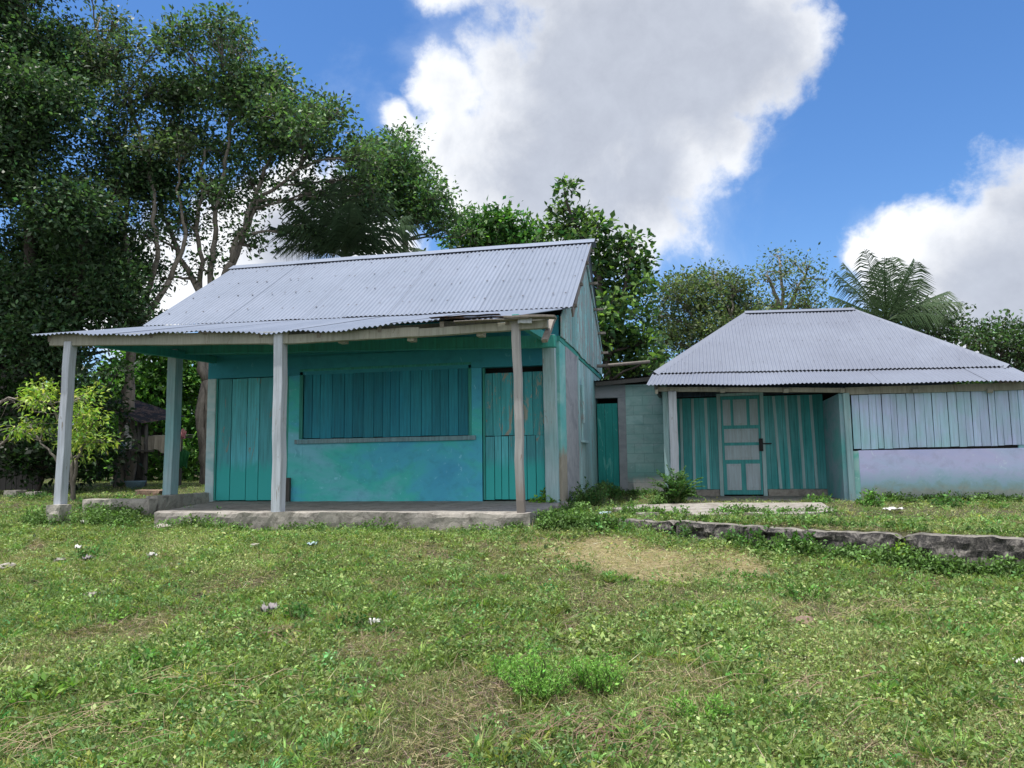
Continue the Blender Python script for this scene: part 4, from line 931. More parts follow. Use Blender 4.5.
# ------------------------------------------------------------------ clutter behind the porch
Yq = 19.0
def atg(px, py): return atY(px, py, Yq)
L = empty('lean_to', gnd(110, 480, Yq), 'dark low tin roofed lean-to behind the porch', 'shelter')
m = MB(); p0, p1 = atg(92, 404), atg(150, 424); corr(m, p0+[0, 1.6, .3], p1+[0, 1.6, .3], p0+[0, -.3, 0], p1+[0, -.3, 0], nv=2); m.build('roof', Md['tin_rust'], L, True)
for px, a, b_ in ((139, 420, 478), (98, 408, 480), (146, 424, 470)):
    q0, q1 = atg(px, a), atg(px, b_); m = MB(); m.tube([q1, q0], [.055, .05], 7); m.build('post', Md['darkwood'], L, True)
m = MB(); a, b_ = atg(96, 425), atg(120, 482); m.box(a[0], b_[0], Yq+1, Yq+1.1, b_[2]-.2, a[2]); m.build('wall', Md['darkwood'], L)
T = empty('covered_table', gnd(170, 480, Yq+.6), 'table draped with a beige tarpaulin seen between the porch posts', 'table')
Yt = Yq+.6; a, b_ = atY(150, 436.5, Yt), atY(190, 451, Yt)
bm = bmesh.new(); n = 40; rows = [(0, 0, .35), (0, .02, 0), (.03, .5, 0), (.05, 1, 0)]
grid = []
for i in range(n+1):
    u = i/n; x = a[0]+(b_[0]-a[0])*u; col_ = []
    for (o_, t, back) in rows:
        z = a[2]+(b_[2]-a[2])*t; fl = .035*t*math.sin(u*38)+.02*t*math.sin(u*71)
        col_.append(bm.verts.new((x+(.0 if t == 0 else .01*math.sin(u*9)), Yt-.4-fl+back*1.6, z+(.03 if back else 0)-.06*t*math.sin(u*13))))
    grid.append(col_)
for i in range(n):
    for j in range(3): bm.faces.new((grid[i][j], grid[i+1][j], grid[i+1][j+1], grid[i][j+1]))
me = bpy.data.meshes.new('tarpaulin'); bm.to_mesh(me); bm.free(); o = link('tarpaulin', me, Md['tarp'], T); so = o.modifiers.new('t', 'SOLIDIFY'); so.thickness = .01
m = MB(); m.box(a[0]+.03, b_[0]-.03, Yt-.36, Yt+.15, a[2]-.06, a[2]-.025); m.build('tabletop', Md['darkwood'], T)
for xx in (a[0]+.08, b_[0]-.1):
    m = MB(); m.box(xx, xx+.06, Yt-.34, Yt-.28, float(gz(xx, Yt)), a[2]-.06); m.build('leg', Md['darkwood'], T)
def cloth(px, py, w, h, mt, name, lab, cat, Yp=Yq):
    p = atY(px, py, Yp); bm = bmesh.new(); g = []
    for i in range(13):
        cc_ = []
        for j in range(9):
            u, t = i/12-.5, j/8; cc_.append(bm.verts.new((p[0]+u*w*(1-.35*t+.1*math.sin(t*7)), Yp+.05*math.sin(u*20+t*2)*(t+.3), p[2]+h/2-t*h+.04*math.cos(u*6))))
        g.append(cc_)
    for i in range(12):
        for j in range(8): bm.faces.new((g[i][j], g[i+1][j], g[i+1][j+1], g[i][j+1]))
    me = bpy.data.meshes.new(name); bm.to_mesh(me); bm.free(); o = link(name, me, Md[mt]); so = o.modifiers.new('t', 'SOLIDIFY'); so.thickness = .008
    return tag(o, lab, cat, 'cloths in the shade behind the porch')
cloth(127, 429, .12, .28, 'cloth_white', 'cloth', 'small white cloth hanging from the lean-to roof', 'cloth')
cloth(129, 442, .22, .34, 'cloth_white', 'cloth', 'white garment draped over the bench under the lean-to', 'cloth')
cloth(124, 446, .20, .26, 'cloth_blue', 'cloth', 'light blue garment beside the white one under the lean-to', 'cloth')
cloth(183, 434, .22, .22, 'pink', 'cloth', 'pinkish cloth lying over the end of the covered table', 'cloth', Yt-.45)
cloth(184, 459, .35, .45, 'green_crate', 'cloth', 'dark green cloth hanging below the beige tarpaulin', 'cloth', Yt-.5)
Bn = empty('bench', gnd(125, 480, Yq-.1), 'rough dark bench under the lean-to', 'bench')
m = MB(); a, b_ = atY(112, 449, Yq-.1), atY(150, 451, Yq-.1); m.beam(a, b_, .35, .05, n=4, jit=.004); m.build('seat', Md['darkwood'], Bn)
for px in (116, 146):
    q = atY(px, 452, Yq-.1); m = MB(); m.beam((q[0], Yq-.1, float(gz(q[0], Yq))-.02), (q[0], Yq-.1, q[2]), .07, .07); m.build('leg', Md['darkwood'], Bn)
q = gnd(136, 467, Yq-.5); m = MB(); m.tube([(q[0], q[1], q[2]), (q[0], q[1], q[2]+.20), (q[0], q[1], q[2]+.22)], [.20, .27, .28], 18); o = m.build('basin', Md['cloth_blue'], None, True); tag(o, 'dull blue wash basin on the ground by the bench', 'basin')
# dark shack at the far left
K = empty('plank_shack', gnd(12, 470, 17.6), 'dark weathered plank shack in the shade at far left', 'shack')
a, b_ = atY(-40, 380, 17.4), atY(44, 382, 17.4)
m = MB(); planks(m, (a[0], 17.4), (b_[0], 17.4), .9, a[2]+.15, 15, .025, .015, zj=.05); m.build('wall', Md['darkwood'], K)
m = MB(); corr(m, (a[0]-.2, 19.6, a[2]+1.0), (b_[0]+.2, 19.6, a[2]+1.0), (a[0]-.2, 17.1, a[2]+.2), (b_[0]+.2, 17.1, a[2]+.15), nv=3); m.build('roof', Md['tin_rust'], K, True)
# bare branches at left
for k, (pl, lab) in enumerate((([(-6, 452), (12, 432), (26, 424), (40, 428)], 'long bare grey branch arching out at the left edge'), ([(-8, 408), (10, 398), (24, 402), (34, 412)], 'upper tangle of bare twigs at the left edge'))):
    m = MB(); pts = [atY(x, y, 14.3) for x, y in pl]; fine = []
    for i in range(len(pts)-1):
        for t in (0, .33, .66): fine.append(pts[i]*(1-t)+pts[i+1]*t + RNG.normal(size=3)*.02)
    fine.append(pts[-1]); m.tube(fine, list(np.linspace(.03, .008, len(fine))), 5)
    for q in fine[2:]:
        for _ in range(3): limb(m, q, q+RNG.normal(size=3)*np.array([.28, .2, .22])+[.15, 0, -.05], .009, .004, 4, .25, 3)
    g0 = fine[0]; m.tube([(g0[0]-.3, 14.3, float(gz(g0[0], 14.3))-.05), (g0[0]-.2, 14.3, g0[2]*.6), tuple(g0)], [.05, .04, .03], 5)
    tag(m.build('bare_branch', Md['bark_grey'], None, True), lab, 'branch', 'bare branches at the left edge')

# ------------------------------------------------------------------ weeds (each one countable)
def weed(name, label, cat, p, h, w, n, leaf, color, young=None, style='bush', group=None, yf=.25, aspect=.5):
    p = np.array(p, float); root = empty(name, p, label, cat, 'weeds growing round the yard'); st = MB(); parts = []
    ns = max(5, int(n/14))
    for k in range(ns):
        a = RNG.uniform(0, 2*PI); r = w*math.sqrt(RNG.random()); hh_ = h*(1-.55*(r/w)**2)*RNG.uniform(.65, 1.05)
        b0 = p + np.array([math.cos(a), math.sin(a), 0])*r*.35; b0[2] = float(gz(b0[0], b0[1]))-.02 if style != 'wall' else p[2]
        tip = p + np.array([math.cos(a)*r, math.sin(a)*r, hh_])
        pts = limb(st, b0, tip, .005+.004*h, .0025, 5, .18, 4)
        m = 14; t = RNG.uniform(.15, 1.0, m); P = np.array([pts[min(4, int(q*5))]*(1-(q*5) % 1) + pts[min(5, int(q*5)+1)]*((q*5) % 1) if q < 1 else pts[5] for q in t])
        D = rand_dirs(m, .25 if style != 'fern' else .0); P = P + D*leaf*.25
        s = leaf*RNG.uniform(.6, 1.3, m)
        parts.append(leaf_mesh(P, D, s, s*aspect, tints(m, color, .25, .15, young, yf)*(math.exp(RNG.normal()*.18))))
        if style == 'fern':      # feathery side shoots
            for q in range(6):
                c_ = pts[random.randint(1, 5)]; d_ = RNG.normal(size=3); d_[2] = abs(d_[2])*.6+.3; d_ /= np.linalg.norm(d_); LL = h*.35
                mm = 10; tt = np.linspace(.1, 1, mm); PP = c_ + d_*tt[:, None]*LL; DD = d_*.5+rand_dirs(mm)*.8; DD /= np.linalg.norm(DD, axis=1, keepdims=True)
                s = leaf*RNG.uniform(.5, 1, mm); parts.append(leaf_mesh(PP, DD, s, s*aspect*.6, tints(mm, color, .2, .1, young, yf)))
    V, Fq, C = join(parts); np_mesh('foliage', V, Fq, GLEAF, root, C); st.build('stem', Md['bark_green'], root)
    return root
Md['bark_green'] = plain('green stem', (.10, .14, .05))
G1, G2, G3 = (.09, .20, .045), (.065, .16, .04), (.13, .25, .05)
W = [ (545, 512, .38, .26, 420, .075, (.11, .24, .03), 'bright yellow green weed at the foot of the right corner pillar'),
      (566, 506, .22, .22, 260, .06, G2, 'low weed tucked against the corner pillar foot'),
      (590, 505, .45, .38, 620, .06, (.045, .115, .035), 'dark bushy weed clump along the side wall near the corner'),
      (612, 498, .28, .30, 420, .06, G2, 'low dark weeds in front of the deep green shed door'),
      (640, 496, .20, .35, 380, .05, G2, 'spreading low weeds in front of the block shed wall'),
      (560, 524, .22, .35, 420, .055, G1, 'medium weed patch right of the porch slab end'),
      (610, 532, .22, .30, 320, .055, G2, 'weed clump growing over stones left of the kerb'),
      (577, 522, .20, .3, 320, .05, G3, 'light weed tuft behind the stones by the kerb end'),
      (635, 516, .18, .28, 300, .045, G1, 'weed tuft between the apron and the kerb end'),
      (690, 538, .20, .30, 300, .05, G2, 'weed tuft at the foot of the left part of the kerb'),
      (725, 517, .16, .30, 300, .045, G1, 'leafy tuft along the front of the pale apron, below the panelled door'),
      (680, 517, .16, .25, 260, .045, G1, 'leafy tuft at the front of the pale apron, left part'),
      (770, 517, .14, .30, 260, .045, G1, 'small tuft at the front of the apron, right of the door'),
      (755, 545, .26, .35, 480, .06, G2, 'dark broad weed hanging on the front of the kerb'),
      (800, 552, .26, .30, 420, .06, (.06, .15, .03), 'broad leaved weed in front of the middle of the kerb'),
      (835, 555, .16, .25, 240, .05, G1, 'low weed beneath the kerb between two larger ones'),
      (905, 562, .26, .24, 380, .055, (.16, .28, .03), 'yellow green weed climbing the kerb near the right'),
      (940, 574, .14, .25, 220, .05, G1, 'low weed by the dark face of the right part of the kerb'),
      (870, 507, .30, .24, 380, .065, G1, 'weed bush by the green white post of the right house'),
      (948, 508, .22, .30, 340, .06, G2, 'weed bush at the foot of the lilac wall'),
      (820, 503, .16, .30, 300, .05, G1, 'low weeds with a red flower in the porch recess'),
      (1000, 508, .10, .25, 160, .045, G1, 'small weed at the lilac wall near the right edge'),
      (1022, 560, .22, .18, 220, .05, G1, 'weed at the far right end of the visible kerb'),
      (120, 512, .34, .40, 480, .06, G1, 'tall weeds between the outer post and the porch slab'),
      (85, 512, .26, .30, 360, .055, G2, 'dark weeds right beside the outer post stub'),
      (30, 500, .22, .5, 420, .06, G2, 'low weeds in the shade at the left edge'),
      (185, 520, .22, .25, 280, .05, G1, 'weed clump at the left front of the slab'),
      (215, 521, .20, .25, 280, .05, G2, 'weed clump against the slab, second from its left end'),
      (255, 523, .12, .25, 200, .045, G1, 'low weed against the slab left of the middle post'),
      (320, 527, .12, .30, 220, .045, G1, 'low weed against the slab right of the middle post'),
      (390, 530, .12, .30, 220, .045, G1, 'low weed strip against the middle of the slab'),
      (500, 530, .14, .25, 220, .05, G3, 'light weed against the slab left of the thin post'),
      (465, 527, .10, .2, 140, .045, G1, 'tiny weed on the crumbling slab edge'),
      (350, 628, .12, .22, 240, .04, (.045, .12, .03), 'dark green leafy tuft beside the small white wrapper'),
      (292, 622, .16, .16, 240, .045, G2, 'dark leafy weed next to the grey rag'),
      (90, 560, .15, .2, 220, .05, G2, 'dark weed among the litter on the left'),
      (740, 580, .10, .3, 240, .04, G1, 'low leafy tuft below the straw coloured patch'),
      (800, 600, .14, .3, 300, .04, G1, 'feathery tuft in front of the middle kerb'),
      (160, 668, .14, .3, 380, .045, G1, 'broad leaved creeper patch in the left foreground'),
      (40, 700, .15, .25, 360, .05, G3, 'light leafy creeper in the bottom left corner'),
      (120, 620, .10, .25, 260, .04, G3, 'light green creeper patch in the left middle ground')]
for (x, y, h, w, n, lf, c_, lab) in W:
    p = on_ground(x, y); weed('weed', lab, 'weed', p, h, w, n, lf, c_, tuple(q*1.6 for q in c_))
for (x, y, h, w, n, lab) in ((540, 695, .24, .26, 640, 'bright feathery weed in the centre foreground'), (600, 690, .22, .2, 440, 'feathery green weed just right of the centre foreground one'), (505, 680, .15, .15, 240, 'small feathery tuft left of the bright centre weed'), (150, 700, .12, .2, 240, 'low feathery tuft in the left foreground'), (700, 720, .12, .2, 240, 'low fine tuft right of the centre foreground')):
    p = on_ground(x, y); weed('weed', lab, 'weed', p, h, w, n, .026, (.15, .33, .06), (.24, .45, .10), 'fern')
# fern-like bush beside the pale post of the right house
p = atZ(677, 503, .8); R = empty('fern_bush', p, 'dark fern like bush beside the pale blue post of the right house', 'bush'); parts = []; st = MB()
for k in range(70):
    a = RNG.uniform(0, 2*PI); r = RNG.uniform(.15, .50); tip = p+np.array([math.cos(a)*r, math.sin(a)*r*.8, RNG.uniform(.12, .72)*(1.15-r)])
    pts = [p*(1-t)**2+(p*.5+tip*.5+[0, 0, .16])*2*t*(1-t)+tip*t*t for t in np.linspace(0, 1, 9)]
    st.tube(pts, list(np.linspace(.006, .002, 9)), 3)
    for i in range(2, 9):
        tg = pts[i]-pts[i-1]; tg /= np.linalg.norm(tg); sd = np.cross(tg, [0, 0, 1]); sd /= np.linalg.norm(sd)
        for s in (-1, 1):
            D = np.array([sd*s*.8+tg*.5+[0, 0, -.15]]*2)+RNG.normal(size=(2, 3))*.1; D /= np.linalg.norm(D, axis=1, keepdims=True)
            parts.append(leaf_mesh(np.array([pts[i], (pts[i]+pts[i-1])/2]), D, np.array([.085, .08])*(1.2-i/14), np.array([.032, .03]), tints(2, (.05, .13, .035), .25, .1, (.1, .22, .04), .2)))
V, Fq, C = join(parts); np_mesh('foliage', V, Fq, GLEAF, R, C); st.build('stem', Md['bark_green'], R)

# ------------------------------------------------------------------ ground cover (grass, creepers, straw)
def scatter(n, y0, y1, xm, dpow):
    """points on the yard, thinning with distance"""
    y = y0 + (y1-y0)*RNG.random(n)**dpow
    half = (y*.80+1.2); x = (RNG.random(n)*2-1)*half - y*math.tan(YAW)*1.0
    return x, y
def allowed(x, y):
    inhouse = (x > -8.66+1.15*np.clip((12.6-y)/3, 0, 1)) & (x < -1.98) & (y > 9.58)
    inhouse |= (x > -.5) & (y > YF-.06) & (x < 6)
    inhouse |= (x > XR) & (x < -.4) & (y > 17.4)
    d = (x-KA[0])*kn[0]+(y-KA[1])*kn[1]; s = (x-KA[0])*kd[0]+(y-KA[1])*kd[1]
    inhouse |= (d > -.02) & (d < .30) & (s > -.1)
    ap = np.array(AP)[:, :2]; ins = np.zeros(len(x), bool); j = len(ap)-1
    for i in range(len(ap)):
        c_ = ((ap[i, 1] > y) != (ap[j, 1] > y)) & (x < (ap[j, 0]-ap[i, 0])*(y-ap[i, 1])/(ap[j, 1]-ap[i, 1]+1e-9)+ap[i, 0]); ins ^= c_; j = i
    edge = RNG.random(len(x)) < .06
    return ~(inhouse | (ins & ~edge))
parts = []
def cover(n, y0, y1, dpow, kind):
    x, y = scatter(n, y0, y1, 0, dpow); k = allowed(x, y); x, y = x[k], y[k]
    dm = drymask(x, y); g1 = fbm(x*.8+3, y*.8, 21); g2 = fbm(x*2.6, y*2.6, 33); bare = fbm(x*1.7+9, y*1.7, 44)
    keep = RNG.random(len(x)) > np.clip(dm*.95, 0, .86)*(1 if kind != 'straw' else 0)
    far = np.clip((y-4)/8, 0, 1)
    if kind == 'creeper':
        keep &= (sstep(.43, .56, g2+.25*(g1-.5)) > RNG.random(len(x))*.9) & (bare > .30)
        x, y, g1, g2 = x[keep], y[keep], g1[keep], g2[keep]; far = far[keep]; m = 7; n_ = len(x)
        cx, cy = x.repeat(m), y.repeat(m); cx = cx+RNG.normal(size=n_*m)*.035; cy = cy+RNG.normal(size=n_*m)*.035
        z = gz(cx, cy)+RNG.random(n_*m)*.055*(.4+1.2*g2.repeat(m)); D = rand_dirs(n_*m, .15); D[:, 2] = np.abs(D[:, 2])*.6; D /= np.linalg.norm(D, axis=1, keepdims=True)
        s = (.010+.025*RNG.random(n_*m)**2.4)*(.72+.55*sstep(.5, .66, fbm(cx*.9+7, cy*.9, 57)))*(.75+.6*RNG.random(n_).repeat(m))*(1+.35*far.repeat(m)); col = tints(n_*m, (.19, .27, .095), .40, .09, (.33, .41, .16), .18)
        col *= (.60+.8*g1.repeat(m))[:, None]*(np.exp(RNG.normal(size=n_)*.22).repeat(m))[:, None]
        parts.append(leaf_mesh(np.stack([cx, cy, z], 1), D, s, s*.6, np.clip(col, .004, .6)))
    elif kind == 'grass':
        keep &= (bare > .26); x, y, g1 = x[keep], y[keep], g1[keep]; far = far[keep]; m = 6; n_ = len(x)
        cx, cy = x.repeat(m)+RNG.normal(size=n_*m)*.015, y.repeat(m)+RNG.normal(size=n_*m)*.015; z = gz(cx, cy)-.005
        D = rand_dirs(n_*m, .0); D[:, 2] = .35+np.abs(D[:, 2])*.9; D /= np.linalg.norm(D, axis=1, keepdims=True)
        s = (.035+.06*RNG.random(n_*m))*(.7+.6*g1.repeat(m)); col = tints(n_*m, (.21, .285, .10), .32, .09, (.42, .38, .22), .28)
        col *= (.65+.7*g1.repeat(m))[:, None]
        parts.append(leaf_mesh(np.stack([cx, cy, z], 1), D, s, (.0045+.003*far.repeat(m))*np.ones(n_*m), np.clip(col, .004, .6), .1, .15))
    elif kind == 'straw':
        keep &= RNG.random(len(x)) < np.clip(.28+dm*1.0+.8*sstep(.54, .38, bare), 0, 1)
        x, y, dm, bare = x[keep], y[keep], dm[keep], bare[keep]; n_ = len(x); z = gz(x, y)+RNG.random(n_)*.02
        D = rand_dirs(n_, 0); D[:, 2] = np.abs(D[:, 2])*.25; D /= np.linalg.norm(D, axis=1, keepdims=True)
        s = .04+.16*RNG.random(n_)**3; c0 = np.where((RNG.random(n_) < .55*(1-dm))[:, None], np.array([.23, .165, .14]), np.array([.46, .40, .24]))
        parts.append(leaf_mesh(np.stack([x, y, z], 1), D, s, .0045*np.ones(n_), np.clip(c0*np.exp(RNG.normal(size=(n_, 1))*.3), .01, .6), .1, 0))
def tufts(n, y0, y1, hmax):
    x, y = scatter(n, y0, y1, 0, .8); k = allowed(x, y) & (drymask(x, y) < .35) & (fbm(x*1.3, y*1.3, 91) > .43); x, y = x[k], y[k]; n_ = len(x)
    H = hmax*(.35+.65*RNG.random(n_)**1.5); m = 26; typ = RNG.random(n_) < .45
    cx, cy = x.repeat(m), y.repeat(m); hh = H.repeat(m); t_ = typ.repeat(m); a = RNG.uniform(0, 2*PI, n_*m); r = hh*(.2+.7*RNG.random(n_*m))
    # broad leaved plants
    zz = RNG.random(n_*m)*hh*np.clip(1.15-r/(hh*1.1), .15, 1)
    P = np.stack([cx+np.cos(a)*r, cy+np.sin(a)*r, gz(cx, cy)+zz], 1); D = rand_dirs(n_*m, .2); ll = (.014+.030*RNG.random(n_*m)**1.5)
    base_c = (np.array([.16, .255, .08])*np.exp(RNG.normal(size=(n_, 1))*.3)*(1+RNG.normal(size=(n_, 3))*[.18, .05, .15])).repeat(m, 0)
    c0 = np.clip(base_c*np.exp(RNG.normal(size=(n_*m, 1))*.22), .005, .6); q = ~t_
    parts.append(leaf_mesh(P[q], D[q], ll[q], ll[q]*.55, c0[q]))
    # blade tufts
    b0 = np.stack([cx+np.cos(a)*.015, cy+np.sin(a)*.015, gz(cx, cy)-.005], 1); D2 = np.stack([np.cos(a)*.6, np.sin(a)*.6, .5+.8*RNG.random(n_*m)], 1); D2 /= np.linalg.norm(D2, axis=1, keepdims=True)
    parts.append(leaf_mesh(b0[t_], D2[t_], (hh*(.7+.6*RNG.random(n_*m)))[t_], .007*np.ones(int(t_.sum())), np.clip(c0[t_]*[1.15, 1.1, 1.0], .005, .6), .15, .3))
tufts(9500, 3.0, 6.5, .17); tufts(9500, 6.2, 10.6, .18); tufts(2600, 10.2, 20, .16)
def edge_row(x0, y0, x1, y1, n, hmax):
    t = RNG.random(n); x = x0+(x1-x0)*t; y = y0+(y1-y0)*t - np.abs(RNG.normal(size=n))*.10; k = fbm(x*1.6, y*1.6, 14) > .42; x, y = x[k], y[k]; n_ = len(x); m = 30
    H = hmax*(.3+.7*RNG.random(n_)**1.3)*(.4+1.2*fbm(x*2.1, y, 15)); cx, cy = x.repeat(m), y.repeat(m); hh = H.repeat(m); a = RNG.uniform(0, 2*PI, n_*m); r = hh*.55*RNG.random(n_*m)
    P = np.stack([cx+np.cos(a)*r, cy+np.sin(a)*r*.7, gz(cx, cy)+RNG.random(n_*m)*hh], 1); ll = .02+.035*RNG.random(n_*m)
    c0 = (np.array([.11, .20, .06])*np.exp(RNG.normal(size=(n_, 1))*.3)).repeat(m, 0)*np.exp(RNG.normal(size=(n_*m, 1))*.25)
    parts.append(leaf_mesh(P, rand_dirs(n_*m, .2), ll, ll*.55, np.clip(c0, .005, .6)))
edge_row(-8.0, 9.5, -2.1, 9.5, 190, .17); edge_row(-9.6, 9.6, -7.6, 9.6, 260, .28); edge_row(-9.9, 10.9, -8.7, 10.9, 120, .2)
edge_row(KA[0]-.1, KA[1]-.03, KB[0], KB[1]-.03, 420, .22); edge_row(KA[0], KA[1]+.5, KB[0]+1, KB[1]+.3, 260, .12); edge_row(-1.9, 9.6, -.5, 9.9, 260, .26); edge_row(AP[2][0]-.6, AP[9][1], AP[5][0], AP[5][1], 240, .14)
edge_row(3.0, YF-.05, 6.2, YF-.05, 260, .16); edge_row(-2.0, 17.3, -.4, 17.3, 120, .2); edge_row(-1.9, 13, -1.9, 17, 160, .25); edge_row(-2.0, 11.0, -.2, 14.5, 260, .2)
for kind, a, b_, c_ in (('creeper', 36000, 42000, 24000), ('grass', 42000, 44000, 24000), ('straw', 120000, 100000, 20000)):
    cover(a, 2.8, 6.2, .75, kind); cover(b_, 6.0, 10.4, .8, kind); cover(c_, 10.2, 26, 1.0, kind)
V, Fq, C = join(parts); o = np_mesh('ground_cover', V, Fq, GLEAF, None, C)
tag(o, 'patchy weedy grass and creepers covering the yard', 'ground cover', kind='stuff')
# dry stalk heaps
def stalks(px, py, n, ln, spread, label, col=(.20, .14, .10)):
    p = on_ground(px, py); m = MB()
    for k in range(n):
        c_ = p + np.array([RNG.normal()*spread, RNG.normal()*spread*.5, 0]); a = RNG.normal()*.7+.5; l_ = ln*RNG.uniform(.4, 1)
        d = np.array([math.cos(a), math.sin(a), RNG.normal()*.18]); q0 = c_-d*l_/2; q1 = c_+d*l_/2
        q0[2] = float(gz(q0[0], q0[1]))+RNG.random()*.06; q1[2] = float(gz(q1[0], q1[1]))+RNG.random()*.08+.01; mid = (q0+q1)/2+[RNG.normal()*.02, RNG.normal()*.02, .03]
        m.tube([q0, mid, q1], [.0022, .002, .001], 3)
    o = m.build('dry_stalks', plain('dry stalks', col, .9, 0, 3, .5, 9)); return tag(o, label, 'dry stalks', kind='stuff')
stalks(590, 745, 110, .28, .24, 'heap of dry brown cut stalks in the centre foreground'); stalks(90, 735, 60, .45, .3, 'long dry stalks lying in the bottom left corner', (.28, .22, .14)); stalks(270, 640, 50, .2, .14, 'dry purple brown twigs round the grey rag')
stalks(220, 690, 35, .4, .3, 'scattered dry stalks in the left foreground', (.32, .26, .16)); stalks(800, 700, 50, .3, .5, 'scattered dry stalks in the right foreground', (.26, .2, .13)); stalks(430, 650, 60, .2, .4, 'thin brown cut stems in the middle of the yard', (.18, .12, .09))
stalks(930, 620, 60, .3, .5, 'dry stems in the grass below the kerb', (.3, .24, .15))

# ------------------------------------------------------------------ sky, clouds, sun
sd_ = np.array([-.16, -.13, .98]); sd_ /= np.linalg.norm(sd_)
elev = math.asin(sd_[2]); az = math.atan2(sd_[0], sd_[1])
w = bpy.data.worlds.new('World'); sc.world = w; w.use_nodes = True; nt = w.node_tree
bg = nt.nodes['Background']
sky = N(nt, 'ShaderNodeTexSky', sky_type='NISHITA'); sky.sun_disc = False; sky.sun_elevation = elev; sky.sun_rotation = az
sky.air_density = 1.0; sky.dust_density = .3; sky.ozone_density = 3.0; sky.altitude = 0
tc = N(nt, 'ShaderNodeTexCoord')
def dirn(x, y): d = ray(x, y); return d/np.linalg.norm(d)
def mathn(op, a, b=None, c=None, clamp=False):
    n = N(nt, 'ShaderNodeMath', operation=op); n.use_clamp = clamp
    for i, v in enumerate((a, b, c)):
        if v is None: continue
        if isinstance(v, (int, float)): n.inputs[i].default_value = v
        else: nt.links.new(v, n.inputs[i])
    return n.outputs[0]
def wnoise(scale, detail, rough, off=0, dist=0):
    mp = N(nt, 'ShaderNodeMapping'); mp.inputs['Location'].default_value = (off, off*.7, off*1.3); nt.links.new(tc.outputs['Generated'], mp.inputs[0])
    n = N(nt, 'ShaderNodeTexNoise'); n.inputs['Scale'].default_value = scale; n.inputs['Detail'].default_value = detail; n.inputs['Roughness'].default_value = rough; n.inputs['Distortion'].default_value = dist
    nt.links.new(mp.outputs[0], n.inputs[0]); return n.outputs[0]
blobs = [(448, 85, 34), (440, 130, 40), (492, 66, 40), (565, 50, 55), (610, -10, 90), (690, -20, 100), (760, -15, 62), (785, 45, 42), (530, 110, 85), (610, 100, 110), (690, 80, 95), (750, 95, 45),
         (480, 175, 50), (540, 180, 75), (620, 180, 85), (680, 155, 62), (735, 150, 30), (600, 215, 42), (650, 212, 30), (530, 225, 45), (470, 215, 22), (640, -90, 140), (740, -90, 80),
         (398, 110, 20), (440, -48, 42),
         (885, 245, 32), (920, 238, 38), (960, 240, 40), (1000, 222, 36), (1050, 205, 50), (905, 275, 40), (950, 275, 60), (1010, 260, 70), (1080, 240, 90), (985, 310, 60), (860, 262, 14), (1050, 320, 80),
         (300, 230, 42), (265, 240, 48), (230, 268, 36), (340, 235, 44), (385, 250, 34), (290, 190, 22), (150, 300, 60), (-80, 330, 90), (1300, 150, 120), (1450, 320, 160), (-300, 200, 120)]
wn_ = N(nt, 'ShaderNodeTexNoise'); wn_.inputs['Scale'].default_value = 5.5; wn_.inputs['Detail'].default_value = 6; nt.links.new(tc.outputs['Generated'], wn_.inputs[0])
w1 = N(nt, 'ShaderNodeVectorMath', operation='SUBTRACT'); nt.links.new(wn_.outputs['Color'], w1.inputs[0]); w1.inputs[1].default_value = (.5, .5, .5)
w2 = N(nt, 'ShaderNodeVectorMath', operation='SCALE'); nt.links.new(w1.outputs[0], w2.inputs[0]); w2.inputs['Scale'].default_value = .10
WV = N(nt, 'ShaderNodeVectorMath', operation='ADD'); nt.links.new(tc.outputs['Generated'], WV.inputs[0]); nt.links.new(w2.outputs[0], WV.inputs[1]); WV = WV.outputs[0]
broad = None
for (x, y, r) in ((610, 90, 150), (700, 60, 130), (560, 160, 90), (640, 170, 80), (1010, 290, 95), (1080, 250, 110), (300, 260, 50)):
    d = dirn(x, y); vd = N(nt, 'ShaderNodeVectorMath', operation='DISTANCE'); nt.links.new(WV, vd.inputs[0]); vd.inputs[1].default_value = tuple(d)
    v = mathn('MAXIMUM', mathn('MULTIPLY_ADD', vd.outputs['Value'], -F/(r*1.1), 1.0), -.6); broad = v if broad is None else mathn('SMOOTH_MAX', broad, v, .3)
field = None
for (x, y, r) in blobs:
    d = dirn(x, y); vd = N(nt, 'ShaderNodeVectorMath', operation='DISTANCE'); nt.links.new(WV, vd.inputs[0]); vd.inputs[1].default_value = tuple(d)
    k = 1/(1+((x-512)**2+(y-384)**2)/F**2)**.5       # angular size away from the axis
    v = mathn('MULTIPLY_ADD', vd.outputs['Value'], -1/(r*1.15/F*k), 1.0)
    v = mathn('MAXIMUM', v, -.6)
    field = v if field is None else mathn('SMOOTH_MAX', field, v, .12)
for (dx_, dy_, dz_, rr2) in ((0, -1, .45, .75), (-.8, -.7, .4, .5), (.9, -.6, .5, .6), (.3, -.5, .85, .45), (-.5, -.2, 1.1, .35), (-1, .1, .5, .3), (1.0, .1, .35, .45)):  # unseen clouds overhead and behind the camera, added as white fill for the fronts
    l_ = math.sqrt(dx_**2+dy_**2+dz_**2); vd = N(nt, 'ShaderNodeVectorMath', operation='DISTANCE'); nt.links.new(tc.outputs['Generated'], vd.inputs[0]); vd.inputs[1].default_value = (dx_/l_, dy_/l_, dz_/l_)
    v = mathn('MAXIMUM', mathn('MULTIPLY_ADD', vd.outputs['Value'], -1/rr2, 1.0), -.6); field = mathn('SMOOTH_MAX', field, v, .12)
n1 = wnoise(7.5, 14, .62, 2.0, .25); n2 = wnoise(2.6, 8, .6, 5); n3 = wnoise(22, 10, .66, 7, .2)
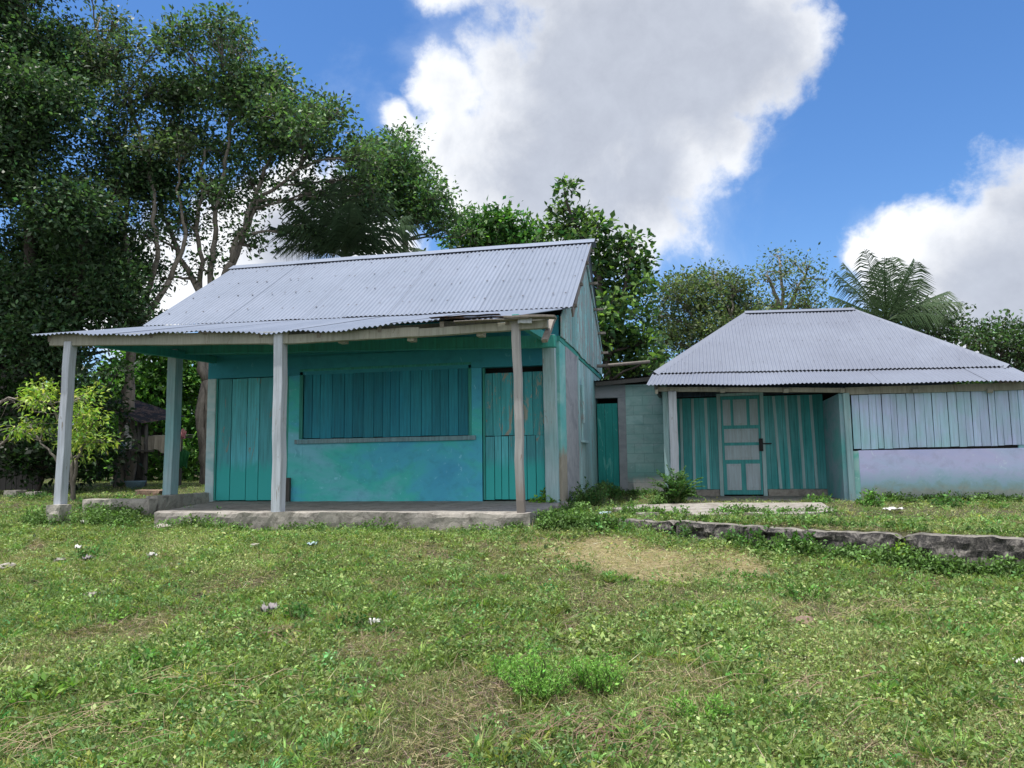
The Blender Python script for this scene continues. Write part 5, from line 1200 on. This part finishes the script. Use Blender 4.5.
f2 = mathn('ADD', field, mathn('MULTIPLY', mathn('SUBTRACT', n1, .5), 1.7)); f2 = mathn('ADD', f2, mathn('MULTIPLY', mathn('SUBTRACT', n3, .5), .75))
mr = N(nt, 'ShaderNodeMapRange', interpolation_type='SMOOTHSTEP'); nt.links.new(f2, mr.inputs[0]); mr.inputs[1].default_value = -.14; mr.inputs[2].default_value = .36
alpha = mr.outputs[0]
thick = N(nt, 'ShaderNodeMapRange', interpolation_type='SMOOTHSTEP'); nt.links.new(mathn('ADD', mathn('ADD', broad, mathn('MULTIPLY', f2, .15)), mathn('ADD', mathn('MULTIPLY', mathn('SUBTRACT', n2, .5), 1.0), mathn('MULTIPLY', mathn('SUBTRACT', n1, .5), 1.1))), thick.inputs[0]); thick.inputs[1].default_value = -.08; thick.inputs[2].default_value = .80
cc = mix(nt, thick.outputs[0], (3.25, 3.3, 3.38), (1.55, 1.68, 1.98))
cc = mix(nt, mathn('MULTIPLY', mathn('SUBTRACT', n3, .35, None, True), .6), cc, (2.5, 2.7, 3.05))
# thin veil
veil = N(nt, 'ShaderNodeMapRange', interpolation_type='SMOOTHSTEP'); nt.links.new(mathn('ADD', wnoise(3.2, 9, .62, 11, .8), mathn('MULTIPLY', field, .25)), veil.inputs[0]); veil.inputs[1].default_value = .42; veil.inputs[2].default_value = .75; veil.inputs[4].default_value = .35
hs = N(nt, 'ShaderNodeHueSaturation'); hs.inputs['Saturation'].default_value = 1.2; hs.inputs['Value'].default_value = .53; nt.links.new(mix(nt, 1.0, sky.outputs[0], (.93, .93, 1.0), 'MULTIPLY'), hs.inputs['Color'])
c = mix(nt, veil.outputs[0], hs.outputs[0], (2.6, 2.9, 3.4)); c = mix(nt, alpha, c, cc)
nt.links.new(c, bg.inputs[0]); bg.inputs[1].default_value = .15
sun = bpy.data.lights.new('sun', 'SUN'); so_ = bpy.data.objects.new('sun', sun); COL.objects.link(so_)
sun.energy = 2.6; sun.angle = math.radians(.6); sun.color = (1, .95, .87)
so_.rotation_euler = Vector([float(q) for q in sd_]).to_track_quat('Z', 'Y').to_euler()
